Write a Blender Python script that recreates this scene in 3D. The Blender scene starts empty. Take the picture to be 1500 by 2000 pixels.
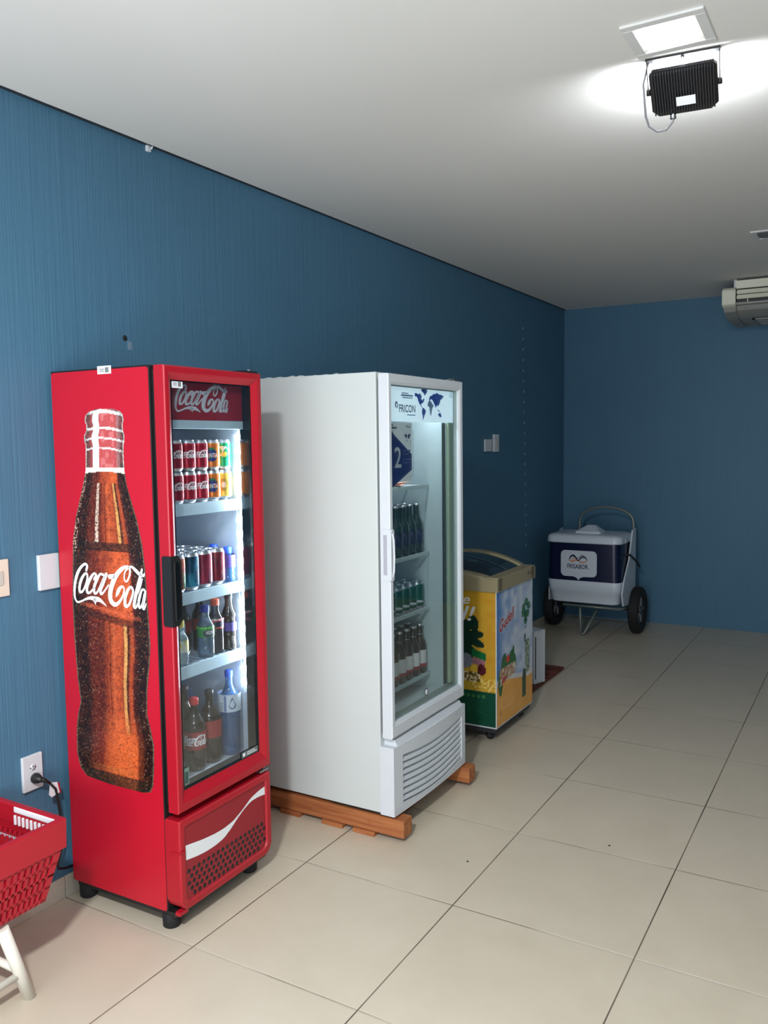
import bpy, bmesh, math, random
from math import sin, cos, pi, radians
from mathutils import Vector, Matrix
random.seed(7)
SC = bpy.context.scene
COL = SC.collection

# ------------------------------------------------------------------ camera
CX, CH, YAW, PITCH, ROLL, FPX = 2.3749, 1.5529, 0.5295, 0.0843, -0.0128, 1650.5
cam_d = bpy.data.cameras.new('camera'); cam = bpy.data.objects.new('camera', cam_d); COL.objects.link(cam)
_f = Vector((-sin(YAW)*cos(PITCH), cos(YAW)*cos(PITCH), -sin(PITCH)))
_r = Vector((cos(YAW), sin(YAW), 0)); _u = _r.cross(_f)
_r2 = cos(ROLL)*_r + sin(ROLL)*_u; _u2 = -sin(ROLL)*_r + cos(ROLL)*_u
cam.matrix_world = Matrix(((_r2.x, _u2.x, -_f.x, CX), (_r2.y, _u2.y, -_f.y, 0), (_r2.z, _u2.z, -_f.z, CH), (0, 0, 0, 1)))
cam_d.sensor_fit = 'VERTICAL'; cam_d.sensor_height = 24.0; cam_d.lens = FPX/2000*24.0
cam_d.clip_start = 0.02
SC.camera = cam

# ------------------------------------------------------------------ light and exposure
W = bpy.data.worlds.new('world'); SC.world = W; W.use_nodes = True
W.node_tree.nodes['Background'].inputs[0].default_value = (0.75, 0.88, 1.0, 1)
W.node_tree.nodes['Background'].inputs[1].default_value = 1.0
SC.view_settings.view_transform = 'Standard'; SC.view_settings.look = 'None'
SC.view_settings.gamma = 1.0; SC.view_settings.use_curve_mapping = False
SC.view_settings.exposure = 0.0

def area(name, loc, direction, sx, sy, power, color=(1, 1, 1), spread=180):
    d = bpy.data.lights.new(name, 'AREA'); d.shape = 'RECTANGLE'; d.size = sx; d.size_y = sy
    d.energy = power; d.color = color; d.spread = radians(spread)
    o = bpy.data.objects.new(name, d); COL.objects.link(o); o.location = loc
    o.rotation_euler = Vector(direction).to_track_quat('-Z', 'Y').to_euler()
    return o
H, D, RX, FY = 2.651, 7.1775, 4.70, -0.80          # ceiling height, back wall, right wall, street wall
DAY = area('daylight_through_shopfront', (1.75, FY-0.14, 1.05), (-0.05, 1, 1.3), 2.9, 2.1, 116, (0.93, 0.97, 1.0))
LAMP = area('ceiling_lamp_light', (1.84, -0.15, H-0.09), (0, 0.12, -1), 0.2, 0.2, 98, (0.96, 0.98, 1.0))
LAMP2 = area('ceiling_lamp_light', (1.845, 2.478, H-0.03), (0, 0, -1), 0.16, 0.16, 1.5, (0.96, 0.98, 1.0))

# ------------------------------------------------------------------ materials
MATS = {}
def mat(name, col, rough=0.5, metal=0.0, spec=0.5, coat=0.0, emit=None, es=0.0):
    if name in MATS: return MATS[name]
    m = bpy.data.materials.new(name); m.use_nodes = True
    b = m.node_tree.nodes['Principled BSDF']
    b.inputs['Base Color'].default_value = (*col, 1); b.inputs['Roughness'].default_value = rough
    b.inputs['Metallic'].default_value = metal; b.inputs['Specular IOR Level'].default_value = spec
    b.inputs['Coat Weight'].default_value = coat
    if emit: b.inputs['Emission Color'].default_value = (*emit, 1); b.inputs['Emission Strength'].default_value = es
    MATS[name] = m; return m
def sr(r, g, b):   # display rgb 0..255 -> linear
    return tuple(((c/255+0.055)/1.055)**2.4 if c > 10 else c/255/12.92 for c in (r, g, b))
class NT:
    def __init__(s, m): s.t = m.node_tree; s.n = s.t.nodes; s.l = s.t.links; s.b = s.n['Principled BSDF']
    def new(s, k, **kw):
        n = s.n.new(k)
        for a, v in kw.items(): setattr(n, a, v)
        return n
    def link(s, a, b): s.l.new(a, b)
    def math(s, op, a, b=None, c=None):
        n = s.n.new('ShaderNodeMath'); n.operation = op
        for i, v in enumerate((a, b, c)):
            if v is None: continue
            if isinstance(v, (int, float)): n.inputs[i].default_value = v
            else: s.l.new(v, n.inputs[i])
        return n.outputs[0]
    def mix(s, fac, a, b):
        n = s.n.new('ShaderNodeMix'); n.data_type = 'RGBA'
        for i, v in ((0, fac), (6, a), (7, b)):
            if isinstance(v, (int, float)): n.inputs[i].default_value = v
            elif isinstance(v, tuple): n.inputs[i].default_value = (*v, 1)
            else: s.l.new(v, n.inputs[i])
        return n.outputs[2]
    def noise(s, vec, scale, detail=2.0, rough=0.5):
        n = s.n.new('ShaderNodeTexNoise'); n.inputs['Scale'].default_value = scale
        n.inputs['Detail'].default_value = detail; n.inputs['Roughness'].default_value = rough
        s.l.new(vec, n.inputs['Vector']); return n.outputs['Fac']
    def mapv(s, vec, sc=(1, 1, 1)):
        n = s.n.new('ShaderNodeMapping'); n.inputs['Scale'].default_value = sc; s.l.new(vec, n.inputs['Vector']); return n.outputs[0]
    def ramp(s, fac, stops):
        n = s.n.new('ShaderNodeValToRGB'); e = n.color_ramp.elements
        while len(e) < len(stops): e.new(0.5)
        for k, (p, c) in enumerate(stops): e[k].position = p; e[k].color = (*c, 1)
        s.l.new(fac, n.inputs[0]); return n.outputs[0]
    def bump(s, h, strength=0.3, dist=0.01):
        n = s.n.new('ShaderNodeBump'); n.inputs['Strength'].default_value = strength; n.inputs['Distance'].default_value = dist
        s.l.new(h, n.inputs['Height']); s.l.new(n.outputs[0], s.b.inputs['Normal'])

def speckle(name, col, rough=0.5, amt=0.06, scale=30, bump=0.0, **kw):
    """plain paint or plastic with a faint uneven tone"""
    if name in MATS: return MATS[name]
    m = mat(name, col, rough, **kw); t = NT(m); tc = t.new('ShaderNodeTexCoord').outputs['Object']
    n = t.noise(tc, scale, 3)
    c = t.mix(n, tuple(x*(1-amt) for x in col), tuple(min(1, x*(1+amt)) for x in col))
    t.link(c, t.b.inputs['Base Color'])
    if bump: t.bump(n, bump, 0.002)
    return m

def wall_mat(name, col, stroke=True):
    m = mat(name, col, 0.55, spec=0.35); t = NT(m); tc = t.new('ShaderNodeTexCoord').outputs['Object']
    a = t.noise(t.mapv(tc, (120, 120, 2.2)), 1.0, 4, 0.65)
    b = t.noise(t.mapv(tc, (30, 30, 1.0)), 1.0, 3)
    f = t.noise(tc, 1.1, 3)
    h = t.math('ADD', a, b)
    k = t.math('ADD', t.math('MULTIPLY', a, 0.6), t.math('MULTIPLY', f, 0.4))
    c = t.mix(k, tuple(x*0.80 for x in col), tuple(x*1.2 for x in col))
    t.link(c, t.b.inputs['Base Color']); t.bump(h, 0.5 if stroke else 0.08, 0.004)
    return m

def floor_mat():
    m = mat('floor_tiles', (0.5, 0.45, 0.38), 0.3, spec=0.45); t = NT(m)
    tc = t.new('ShaderNodeTexCoord').outputs['Object']
    sp = t.new('ShaderNodeSeparateXYZ'); t.link(tc, sp.inputs[0])
    def d(o, off):
        q = t.math('DIVIDE', t.math('SUBTRACT', o, off), 0.6)
        fr = t.math('FRACT', q)
        return t.math('MULTIPLY', t.math('MINIMUM', fr, t.math('SUBTRACT', 1.0, fr)), 0.6), t.math('FLOOR', q)
    dx, ix = d(sp.outputs[0], 0.5909-3.0+0.0); dy, iy = d(sp.outputs[1], 1.845-6.0)
    gx = t.math('LESS_THAN', dx, 0.0021); gy = t.math('LESS_THAN', dy, 0.0018)
    # each tile its own tone
    wn = t.new('ShaderNodeTexWhiteNoise', noise_dimensions='2D'); cb = t.new('ShaderNodeCombineXYZ')
    t.link(ix, cb.inputs[0]); t.link(iy, cb.inputs[1]); t.link(cb.outputs[0], wn.inputs['Vector'])
    cloud = t.noise(tc, 5.0, 5, 0.6); fine = t.noise(tc, 160, 2)
    base = t.mix(cloud, sr(198, 185, 163), sr(216, 204, 184))
    base = t.mix(t.math('MULTIPLY', wn.outputs[0], 0.25), base, sr(190, 181, 166))
    base = t.mix(t.math('MULTIPLY', fine, 0.12), base, sr(150, 138, 120))
    wear = t.noise(tc, 2.3, 3)
    g1 = t.mix(t.ramp(wear, [(0.35, (0, 0, 0)), (0.6, (1, 1, 1))]), sr(62, 52, 42), sr(120, 108, 92))
    g2 = t.mix(t.ramp(wear, [(0.4, (0, 0, 0)), (0.62, (1, 1, 1))]), sr(110, 96, 80), sr(205, 198, 184))
    c = t.mix(gy, base, g2); c = t.mix(gx, c, g1)
    t.link(c, t.b.inputs['Base Color'])
    g = t.math('MAXIMUM', gx, gy)
    t.link(t.math('ADD', t.math('MULTIPLY', g, 0.4), t.math('MULTIPLY_ADD', cloud, 0.12, 0.27)), t.b.inputs['Roughness'])
    ex = t.math('SMOOTH_MIN', t.math('MINIMUM', dx, dy), 0.006, 0.003)
    t.bump(t.math('DIVIDE', ex, 0.006), 0.35, 0.002)
    return m
def wood_mat(name, c1, c2):
    m = mat(name, c1, 0.6, spec=0.3); t = NT(m); tc = t.new('ShaderNodeTexCoord').outputs['Object']
    n = t.noise(t.mapv(tc, (2.5, 40, 40)), 1.0, 6, 0.65); k = t.noise(tc, 9, 3)
    c = t.mix(t.ramp(n, [(0.35, (0, 0, 0)), (0.65, (1, 1, 1))]), c1, c2)
    c = t.mix(t.ramp(k, [(0.62, (0, 0, 0)), (0.75, (0.6, 0.6, 0.6))]), c, tuple(x*0.4 for x in c1))
    t.link(c, t.b.inputs['Base Color']); t.bump(n, 0.4, 0.002); return m
def glass_mat(name, tint=(0.9, 0.95, 0.94), refl=0.10, rough=0.02, solid=0.0, solidcol=(0.5, 0.5, 0.5)):
    m = bpy.data.materials.new(name); m.use_nodes = True; nt = m.node_tree; n = nt.nodes; n.clear()
    out = n.new('ShaderNodeOutputMaterial'); tr = n.new('ShaderNodeBsdfTransparent'); tr.inputs[0].default_value = (*tint, 1)
    gl = n.new('ShaderNodeBsdfGlossy'); gl.inputs['Roughness'].default_value = rough; gl.inputs[0].default_value = (1, 1, 1, 1)
    fr = n.new('ShaderNodeFresnel'); fr.inputs[0].default_value = 1.45
    ad = n.new('ShaderNodeMath'); ad.operation = 'MULTIPLY'; ad.inputs[1].default_value = refl/0.04*0.5
    nt.links.new(fr.outputs[0], ad.inputs[0])
    mx = n.new('ShaderNodeMixShader'); nt.links.new(ad.outputs[0], mx.inputs[0])
    first = tr.outputs[0]
    if solid:
        df = n.new('ShaderNodeBsdfDiffuse'); df.inputs[0].default_value = (*solidcol, 1)
        m2 = n.new('ShaderNodeMixShader'); m2.inputs[0].default_value = solid
        nt.links.new(tr.outputs[0], m2.inputs[1]); nt.links.new(df.outputs[0], m2.inputs[2]); first = m2.outputs[0]
    nt.links.new(first, mx.inputs[1]); nt.links.new(gl.outputs[0], mx.inputs[2]); nt.links.new(mx.outputs[0], out.inputs[0])
    MATS[name] = m; return m
def print_mat(name, rough=0.35, spec=0.5):
    """printed film: its picture is the mesh colour layer 'print'"""
    m = mat(name, (1, 1, 1), rough, spec=spec); t = NT(m)
    a = t.new('ShaderNodeVertexColor'); a.layer_name = 'print'; t.link(a.outputs[0], t.b.inputs['Base Color']); return m

M_RED = speckle('red_paint', sr(190, 19, 42), 0.32, 0.04, 12)
M_REDP = speckle('red_plastic', sr(172, 17, 36), 0.38, 0.05, 14)
M_REDPANEL = speckle('red_panel_film', sr(150, 26, 40), 0.45, 0.05, 10)
M_BLACK = mat('black_plastic', (0.010, 0.010, 0.011), 0.45)
M_BLACKG = mat('black_gloss', (0.006, 0.008, 0.010), 0.12)
M_RUB = speckle('rubber', (0.008, 0.008, 0.009), 0.75, 0.2, 60)
M_WHITE = speckle('white_enamel', sr(204, 210, 208), 0.30, 0.02, 6)
M_WHITEP = speckle('white_plastic', sr(210, 215, 220), 0.42, 0.02, 20)
M_LINER = mat('fridge_liner', sr(190, 200, 212), 0.4)
M_LINERW = mat('fridge_liner_pale', sr(176, 190, 194), 0.4)
M_SHELF = mat('shelf_lip', sr(178, 200, 212), 0.4)
M_LETTER = mat('white_print', sr(238, 240, 242), 0.4)
M_LETTERG = mat('grey_print', sr(196, 200, 208), 0.4)
M_GLASS = glass_mat('door_glass', (0.93, 0.955, 0.965), 0.024)
M_GLASSW = glass_mat('door_glass_clear', (0.92, 0.955, 0.95), 0.02)
M_STEEL = mat('brushed_steel', (0.45, 0.46, 0.47), 0.35, 1.0)
M_SILVER = mat('aluminium', (0.62, 0.63, 0.66), 0.28, 1.0)
M_CHROME = mat('chrome', (0.75, 0.75, 0.76), 0.1, 1.0)
M_NAVY = mat('navy_print', sr(22, 44, 120), 0.4)
M_NAVYD = speckle('navy_band', sr(12, 20, 54), 0.3, 0.08, 8)
M_WOOD = wood_mat('pallet_wood', sr(146, 82, 48), sr(184, 118, 72))
M_WOOD2 = wood_mat('mat_wood', sr(82, 40, 30), sr(128, 66, 48))
M_BEIGE = speckle('beige_frame', sr(152, 142, 112), 0.4, 0.04, 14)
M_CREAM = speckle('cream_plastic', sr(228, 226, 206), 0.45, 0.03, 12)
M_ACG = speckle('grey_housing', sr(150, 150, 144), 0.5, 0.04, 12)
M_DARKGREY = mat('dark_grey', (0.03, 0.03, 0.033), 0.5)
M_GREY = mat('grey_paint', (0.25, 0.26, 0.27), 0.4)
M_LED = mat('led_light', (1, 1, 1), 0.5, emit=(0.78, 0.90, 1.0), es=42.0)
M_LEDBAR = mat('led_bar', sr(225, 235, 245), 0.3)
M_PANELLIGHT = mat('lit_diffuser', (1, 1, 1), 0.5, emit=(0.97, 0.98, 1.0), es=4.0)
M_BASEB = speckle('skirting_tile', sr(196, 188, 172), 0.35, 0.05, 8)

# ------------------------------------------------------------------ mesh helpers
class MB:
    def __init__(s): s.bm = bmesh.new(); s.ms = []; s.col = None
    def mi(s, m):
        if m not in s.ms: s.ms.append(m)
        return s.ms.index(m)
    def poly(s, pts, m):
        vs = [s.bm.verts.new(p) for p in pts]
        f = s.bm.faces.new(vs); f.material_index = s.mi(m); return f
    def box(s, x0, x1, y0, y1, z0, z1, m, bev=0.0, seg=2):
        b = bmesh.new(); bmesh.ops.create_cube(b, size=1)
        for v in b.verts: v.co = Vector(((x0+x1)/2+v.co.x*(x1-x0), (y0+y1)/2+v.co.y*(y1-y0), (z0+z1)/2+v.co.z*(z1-z0)))
        if bev > 0: bmesh.ops.bevel(b, geom=b.edges[:]+b.verts[:], offset=bev, segments=seg, profile=0.6, affect='EDGES')
        s.merge(b, m); return s
    def merge(s, b, m, mtx=None, smooth=False):
        i = s.mi(m); vm = {}
        for v in b.verts: vm[v] = s.bm.verts.new(mtx @ v.co if mtx else v.co)
        for f in b.faces:
            try: g = s.bm.faces.new([vm[v] for v in f.verts]); g.material_index = i; g.smooth = smooth or f.smooth
            except ValueError: pass
        b.free()
    def prism(s, pts, o, a, b, n, t, m, bev=0.0):
        """outline pts (p,q) on plane o+p*a+q*b, pushed t along n"""
        o, a, b, n = map(Vector, (o, a, b, n)); bb = bmesh.new()
        lo = [bb.verts.new(o+a*p+b*q) for p, q in pts]; hi = [bb.verts.new(o+a*p+b*q+n*t) for p, q in pts]
        bb.faces.new(lo[::-1]); bb.faces.new(hi); k = len(pts)
        for i in range(k): bb.faces.new((lo[i], lo[(i+1) % k], hi[(i+1) % k], hi[i]))
        bmesh.ops.recalc_face_normals(bb, faces=bb.faces[:])
        if bev > 0: bmesh.ops.bevel(bb, geom=bb.edges[:], offset=bev, segments=2, affect='EDGES')
        s.merge(bb, m); return s
    def tube(s, pts, r, m, seg=10, closed=False, caps=True):
        pts = [Vector(p) for p in pts]; n = len(pts); rings = []
        up = None; mi = s.mi(m)
        for i, p in enumerate(pts):
            a = pts[i-1] if (i > 0 or closed) else p; b = pts[(i+1) % n] if (i < n-1 or closed) else p
            t = (b-a).normalized()
            if up is None: up = t.orthogonal().normalized()
            else: up = (up - t*up.dot(t)); up = up.normalized() if up.length > 1e-6 else t.orthogonal().normalized()
            sd = t.cross(up); rr = r[i] if isinstance(r, (list, tuple)) else r
            rings.append([s.bm.verts.new(p + (up*cos(2*pi*k/seg)+sd*sin(2*pi*k/seg))*rr) for k in range(seg)])
        for i in range(n if closed else n-1):
            A, B = rings[i], rings[(i+1) % n]
            for k in range(seg):
                f = s.bm.faces.new((A[k], A[(k+1) % seg], B[(k+1) % seg], B[k])); f.smooth = True; f.material_index = mi
        if caps and not closed:
            for q in (rings[0][::-1], rings[-1]): f = s.bm.faces.new(q); f.material_index = mi
        return s
    def lathe(s, prof, m, seg=20, o=(0, 0, 0), axis='Z', smooth=True, cap=True):
        """prof: (r, h) or (r, h, material)"""
        o = Vector(o); rings = []
        def P(r, h, k):
            a = 2*pi*k/seg
            return o+(Vector((r*cos(a), r*sin(a), h)) if axis == 'Z' else Vector((h, r*cos(a), r*sin(a))) if axis == 'X' else Vector((r*sin(a), h, r*cos(a))))
        for q in prof: rings.append([s.bm.verts.new(P(q[0], q[1], k)) for k in range(seg)])
        for i in range(len(prof)-1):
            mm = s.mi(prof[i+1][2] if len(prof[i+1]) > 2 else m)
            for k in range(seg):
                f = s.bm.faces.new((rings[i][k], rings[i][(k+1) % seg], rings[i+1][(k+1) % seg], rings[i+1][k])); f.smooth = smooth; f.material_index = mm
        if cap:
            for q, e in ((rings[0][::-1], prof[0]), (rings[-1], prof[-1])):
                if e[0] > 1e-4: f = s.bm.faces.new(q); f.material_index = s.mi(e[2] if len(e) > 2 else m)
        return s
    def grid(s, fn, nu, nv, m, colfn=None, smooth=True):
        vs = [[s.bm.verts.new(fn(i/nu, j/nv)) for j in range(nv+1)] for i in range(nu+1)]
        if colfn and not s.col: s.col = s.bm.loops.layers.float_color.new('print')
        mi = s.mi(m)
        for i in range(nu):
            for j in range(nv):
                f = s.bm.faces.new((vs[i][j], vs[i+1][j], vs[i+1][j+1], vs[i][j+1])); f.smooth = smooth; f.material_index = mi
                if colfn:
                    for lp, (a, b) in zip(f.loops, ((i, j), (i+1, j), (i+1, j+1), (i, j+1))): lp[s.col] = (*colfn(a/nu, b/nv), 1)
        return s
    def ribbon(s, strokes, mp, m, sub=5):
        """strokes of (x, y, width) laid on a surface by mp(x, y)"""
        mi = s.mi(m)
        for st in strokes:
            n = len(st); pts = []
            for i in range(n-1):
                p0, p1, p2, p3 = st[max(i-1, 0)], st[i], st[i+1], st[min(i+2, n-1)]
                for k in range(sub):
                    t = k/sub
                    pts.append([0.5*((2*b)+(-a+c)*t+(2*a-5*b+4*c-d)*t*t+(-a+3*b-3*c+d)*t**3) for a, b, c, d in zip(p0, p1, p2, p3)])
            pts.append(list(st[-1])); L = []; R = []
            for i, p in enumerate(pts):
                a = pts[max(i-1, 0)]; b = pts[min(i+1, len(pts)-1)]
                dx, dy = b[0]-a[0], b[1]-a[1]; l = math.hypot(dx, dy) or 1; w = max(p[2], 1e-4)/2
                L.append(s.bm.verts.new(mp(p[0]-dy/l*w, p[1]+dx/l*w))); R.append(s.bm.verts.new(mp(p[0]+dy/l*w, p[1]-dx/l*w)))
            for i in range(len(pts)-1):
                f = s.bm.faces.new((L[i], R[i], R[i+1], L[i+1])); f.material_index = mi
            for e, sg in ((0, -1), (-1, 1)):      # round ends
                p = pts[e]; q = pts[1 if e == 0 else -2]; dx, dy = (p[0]-q[0]), (p[1]-q[1]); l = math.hypot(dx, dy) or 1; w = max(p[2], 1e-4)/2
                a0 = math.atan2(dy, dx)
                vs = [s.bm.verts.new(mp(p[0]+cos(a0+a)*w, p[1]+sin(a0+a)*w)) for a in [pi*(k/6-0.5) for k in range(7)]]
                f = s.bm.faces.new(vs); f.material_index = mi
        return s
    def text(s, txt, mp, m, w=1.0, h=1.0, shear=0.0, x0=0.0, y0=0.0):
        v, fs = text_mesh(txt, shear); mi = s.mi(m)
        xs = [a[0] for a in v]; ys = [a[1] for a in v]; mx, my = min(xs), min(ys); sx = w/(max(xs)-mx); sy = h/(max(ys)-my)
        vs = [s.bm.verts.new(mp(x0+(a[0]-mx)*sx, y0+(a[1]-my)*sy)) for a in v]
        for f in fs:
            try: g = s.bm.faces.new([vs[k] for k in f]); g.material_index = mi
            except ValueError: pass
        return s
    def build(s, name, parent=None, loc=None, label=None, keepn=False):
        if not keepn: bmesh.ops.recalc_face_normals(s.bm, faces=s.bm.faces[:])
        me = bpy.data.meshes.new(name); s.bm.to_mesh(me); s.bm.free()
        for m in s.ms: me.materials.append(m)
        o = bpy.data.objects.new(name, me); COL.objects.link(o)
        if parent: o.parent = parent
        if loc: o.location = loc
        if label: o['label'] = label
        return o
_TX = {}
def text_mesh(txt, shear=0.0):
    if (txt, shear) in _TX: return _TX[(txt, shear)]
    c = bpy.data.curves.new('t', 'FONT'); c.body = txt; c.size = 1; c.resolution_u = 3; c.shear = shear; c.offset = 0.012
    o = bpy.data.objects.new('t', c); COL.objects.link(o); dg = bpy.context.evaluated_depsgraph_get(); dg.update()
    e = o.evaluated_get(dg); me = e.to_mesh(); r = ([tuple(v.co) for v in me.vertices], [tuple(p.vertices) for p in me.polygons])
    e.to_mesh_clear(); bpy.data.objects.remove(o); bpy.data.curves.remove(c); _TX[(txt, shear)] = r; return r
def thing(name, label, cat, loc=(0, 0, 0), rz=0.0, group=None):
    o = bpy.data.objects.new(name, None); COL.objects.link(o); o.location = loc; o.rotation_euler = (0, 0, rz); o.empty_display_size = 0.1
    return tag(o, label, cat, group)
def tag(o, label, cat, group=None):
    o['label'] = label; o['category'] = cat
    if group: o['group'] = group
    return o
def struct(o): o['kind'] = 'structure'; return o
def dup(root, loc, rz=0.0, label=None, group=None):
    r = root.copy(); COL.objects.link(r); r.location = loc; r.rotation_euler = (0, 0, rz)
    if label: r['label'] = label
    if group: r['group'] = group
    for ch in list(root.children):
        c = ch.copy(); COL.objects.link(c); c.parent = r
        for g in list(ch.children): d = g.copy(); COL.objects.link(d); d.parent = c
    return r
def smooth(o, ang=35):
    for p in o.data.polygons: p.use_smooth = True
    o.data.set_sharp_from_angle(angle=radians(ang)); return o
def lerp(a, b, t): return tuple(x+(y-x)*t for x, y in zip(a, b))
def interp(tab, x):
    if x <= tab[0][0]: return tab[0][1]
    for (a, p), (b, q) in zip(tab, tab[1:]):
        if x <= b: return p+(q-p)*(x-a)/(b-a)
    return tab[-1][1]
def hsh(a, b): return (math.sin(a*127.1+b*311.7)*43758.5453) % 1.0
def vnoise(x, y):
    i, j = math.floor(x), math.floor(y); f, g = x-i, y-j; f = f*f*(3-2*f); g = g*g*(3-2*g)
    return (hsh(i, j)*(1-f)+hsh(i+1, j)*f)*(1-g)+(hsh(i, j+1)*(1-f)+hsh(i+1, j+1)*f)*g

LOGO = [[(0.192,0.339,0.0207),(0.206,0.38,0.0223),(0.177,0.399,0.0191),(0.117,0.361,0.0238),(0.066,0.297,0.0286),(0.031,0.214,0.027),(0.015,0.131,0.0238),(0.017,0.057,0.0175),(0.048,0.016,0.0143),(0.107,0.029,0.0127),(0.175,0.056,0.0159),(0.242,0.071,0.0286),(0.298,0.065,0.0413),(0.354,0.063,0.035),(0.408,0.036,0.0175),(0.448,0.009,0.0024)],[(0.293,0.053,0.0397),(0.299,0.032,0.0175),(0.3,0.01,0.0016)],[(0.171,0.304,0.0191),(0.125,0.254,0.027),(0.092,0.185,0.027),(0.088,0.124,0.0238),(0.127,0.127,0.0175),(0.174,0.191,0.0175),(0.202,0.259,0.0191),(0.199,0.303,0.0191),(0.171,0.304,0.0191)],[(0.3,0.26,0.027),(0.326,0.3,0.0191),(0.294,0.312,0.0175),(0.244,0.262,0.027),(0.197,0.186,0.0286),(0.193,0.125,0.0238),(0.236,0.127,0.0175),(0.296,0.18,0.0111)],[(0.424,0.309,0.0191),(0.378,0.311,0.0191),(0.328,0.248,0.027),(0.291,0.179,0.027),(0.294,0.123,0.0223),(0.332,0.136,0.0159),(0.391,0.22,0.0159),(0.442,0.302,0.0159)],[(0.463,0.317,0.0286),(0.42,0.235,0.0286),(0.378,0.159,0.027),(0.383,0.123,0.0223),(0.419,0.143,0.0143),(0.487,0.214,0.0111)],[(0.506,0.297,0.0366),(0.56,0.304,0.0366)],[(0.581,0.109,0.0032),(0.606,0.151,0.0318),(0.636,0.195,0.027),(0.677,0.215,0.0143),(0.693,0.183,0.0159),(0.672,0.123,0.0175),(0.619,0.06,0.0238),(0.564,0.034,0.035),(0.515,0.064,0.0429),(0.505,0.129,0.0461),(0.533,0.217,0.0461),(0.588,0.306,0.0429),(0.663,0.376,0.0334),(0.736,0.406,0.0223),(0.775,0.39,0.0175),(0.772,0.331,0.0159),(0.733,0.269,0.0143),(0.703,0.281,0.0111),(0.706,0.34,0.0111),(0.744,0.388,0.0127),(0.798,0.41,0.0175),(0.849,0.381,0.027),(0.891,0.352,0.027),(0.947,0.337,0.0207),(0.961,0.36,0.0064)],[(0.766,0.215,0.0191),(0.733,0.173,0.027),(0.702,0.106,0.0286),(0.7,0.034,0.0286),(0.744,0.044,0.0207),(0.782,0.106,0.0191),(0.808,0.173,0.0191),(0.796,0.211,0.0207),(0.766,0.215,0.0191)],[(0.932,0.393,0.0159),(0.912,0.334,0.027),(0.877,0.242,0.0318),(0.836,0.13,0.0302),(0.814,0.041,0.027),(0.84,0.032,0.0159),(0.874,0.094,0.0127)],[(0.932,0.304,0.0079),(0.902,0.225,0.0095),(0.864,0.158,0.0079)],[(0.953,0.203,0.0175),(0.923,0.201,0.0159),(0.893,0.141,0.0238),(0.872,0.068,0.0238),(0.888,0.031,0.0191),(0.925,0.079,0.0143),(0.951,0.165,0.0143)],[(0.965,0.191,0.0175),(0.948,0.113,0.0223),(0.927,0.041,0.0223),(0.944,0.026,0.0159),(0.968,0.076,0.0079)]]
# ------------------------------------------------------------------ the room
T = 0.12
M_WL = wall_mat('blue_wall_paint', sr(73, 115, 142)); M_WB = wall_mat('blue_wall_paint_smooth', sr(73, 115, 142), False)
M_CEIL = speckle('ceiling_paint', sr(226, 224, 220), 0.8, 0.015, 3)
struct(MB().box(0, RX, FY, D, -0.1, 0, floor_mat()).build('floor'))
struct(MB().box(0.02, RX, FY, D, H, H+0.1, M_CEIL).build('ceiling'))
wl = struct(MB().box(-T, 0, FY, D, -0.1, H+0.1, M_WL).build('wall_left'))
struct(MB().box(-T, RX+T, D, D+T, -0.1, H+0.1, M_WB).build('wall_back'))
struct(MB().box(RX, RX+T, FY, D, -0.1, H+0.1, M_WB).build('wall_right'))
wf_ = MB()
for a in ((-T, 0.35, -0.1, H+0.1), (3.2, RX+T, -0.1, H+0.1), (0.35, 3.2, 2.35, H+0.1)): wf_.box(a[0], a[1], FY-T, FY, a[2], a[3], M_WB)
struct(wf_.build('wall_front'))
struct(MB().box(-2, 6, FY-6, FY-0.15, -0.12, -0.02, speckle('pavement', sr(170, 168, 160), 0.8, 0.1, 3)).build('ground'))
struct(MB().box(0.0, 0.02, FY, D, H, H+0.1, M_DARKGREY).build('gap_shade_1'))  # flush dark strip: shade of the gap between wall and ceiling, put in as colour
# skirting tiles, laid with gaps
b = MB()
y = 1.845-6*0.6
while y < D:
    b.box(0.0, 0.009, max(y+0.0015, FY), min(y+0.5985, D), 0, 0.076, M_BASEB, 0.0015, 1); y += 0.6
struct(b.build('baseboard_left'))
# marks on the wall: a column of filled holes, a chip
b = MB(); M_MARK = mat('filler', sr(150, 170, 180), 0.7)
for k in range(22):
    z = 2.393-k*0.0797; yy = 6.19+k*0.0037
    b.lathe([(0.0, 0.003), (0.009, 0.002), (0.011, -0.001)], M_MARK, 8, (0, yy, z), 'X')
b.lathe([(0.0, 0.0015), (0.010, 0.001), (0.013, -0.001)], mat('chip', (0.01, 0.012, 0.015), 0.8), 8, (0, 2.213, 1.935), 'X')
b.box(-0.001, 0.001, 2.225, 2.245, 1.895, 1.925, mat('chip2', sr(120, 140, 160), 0.8), 0.0008, 1)
b.build('wall_marks', wl)

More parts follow.
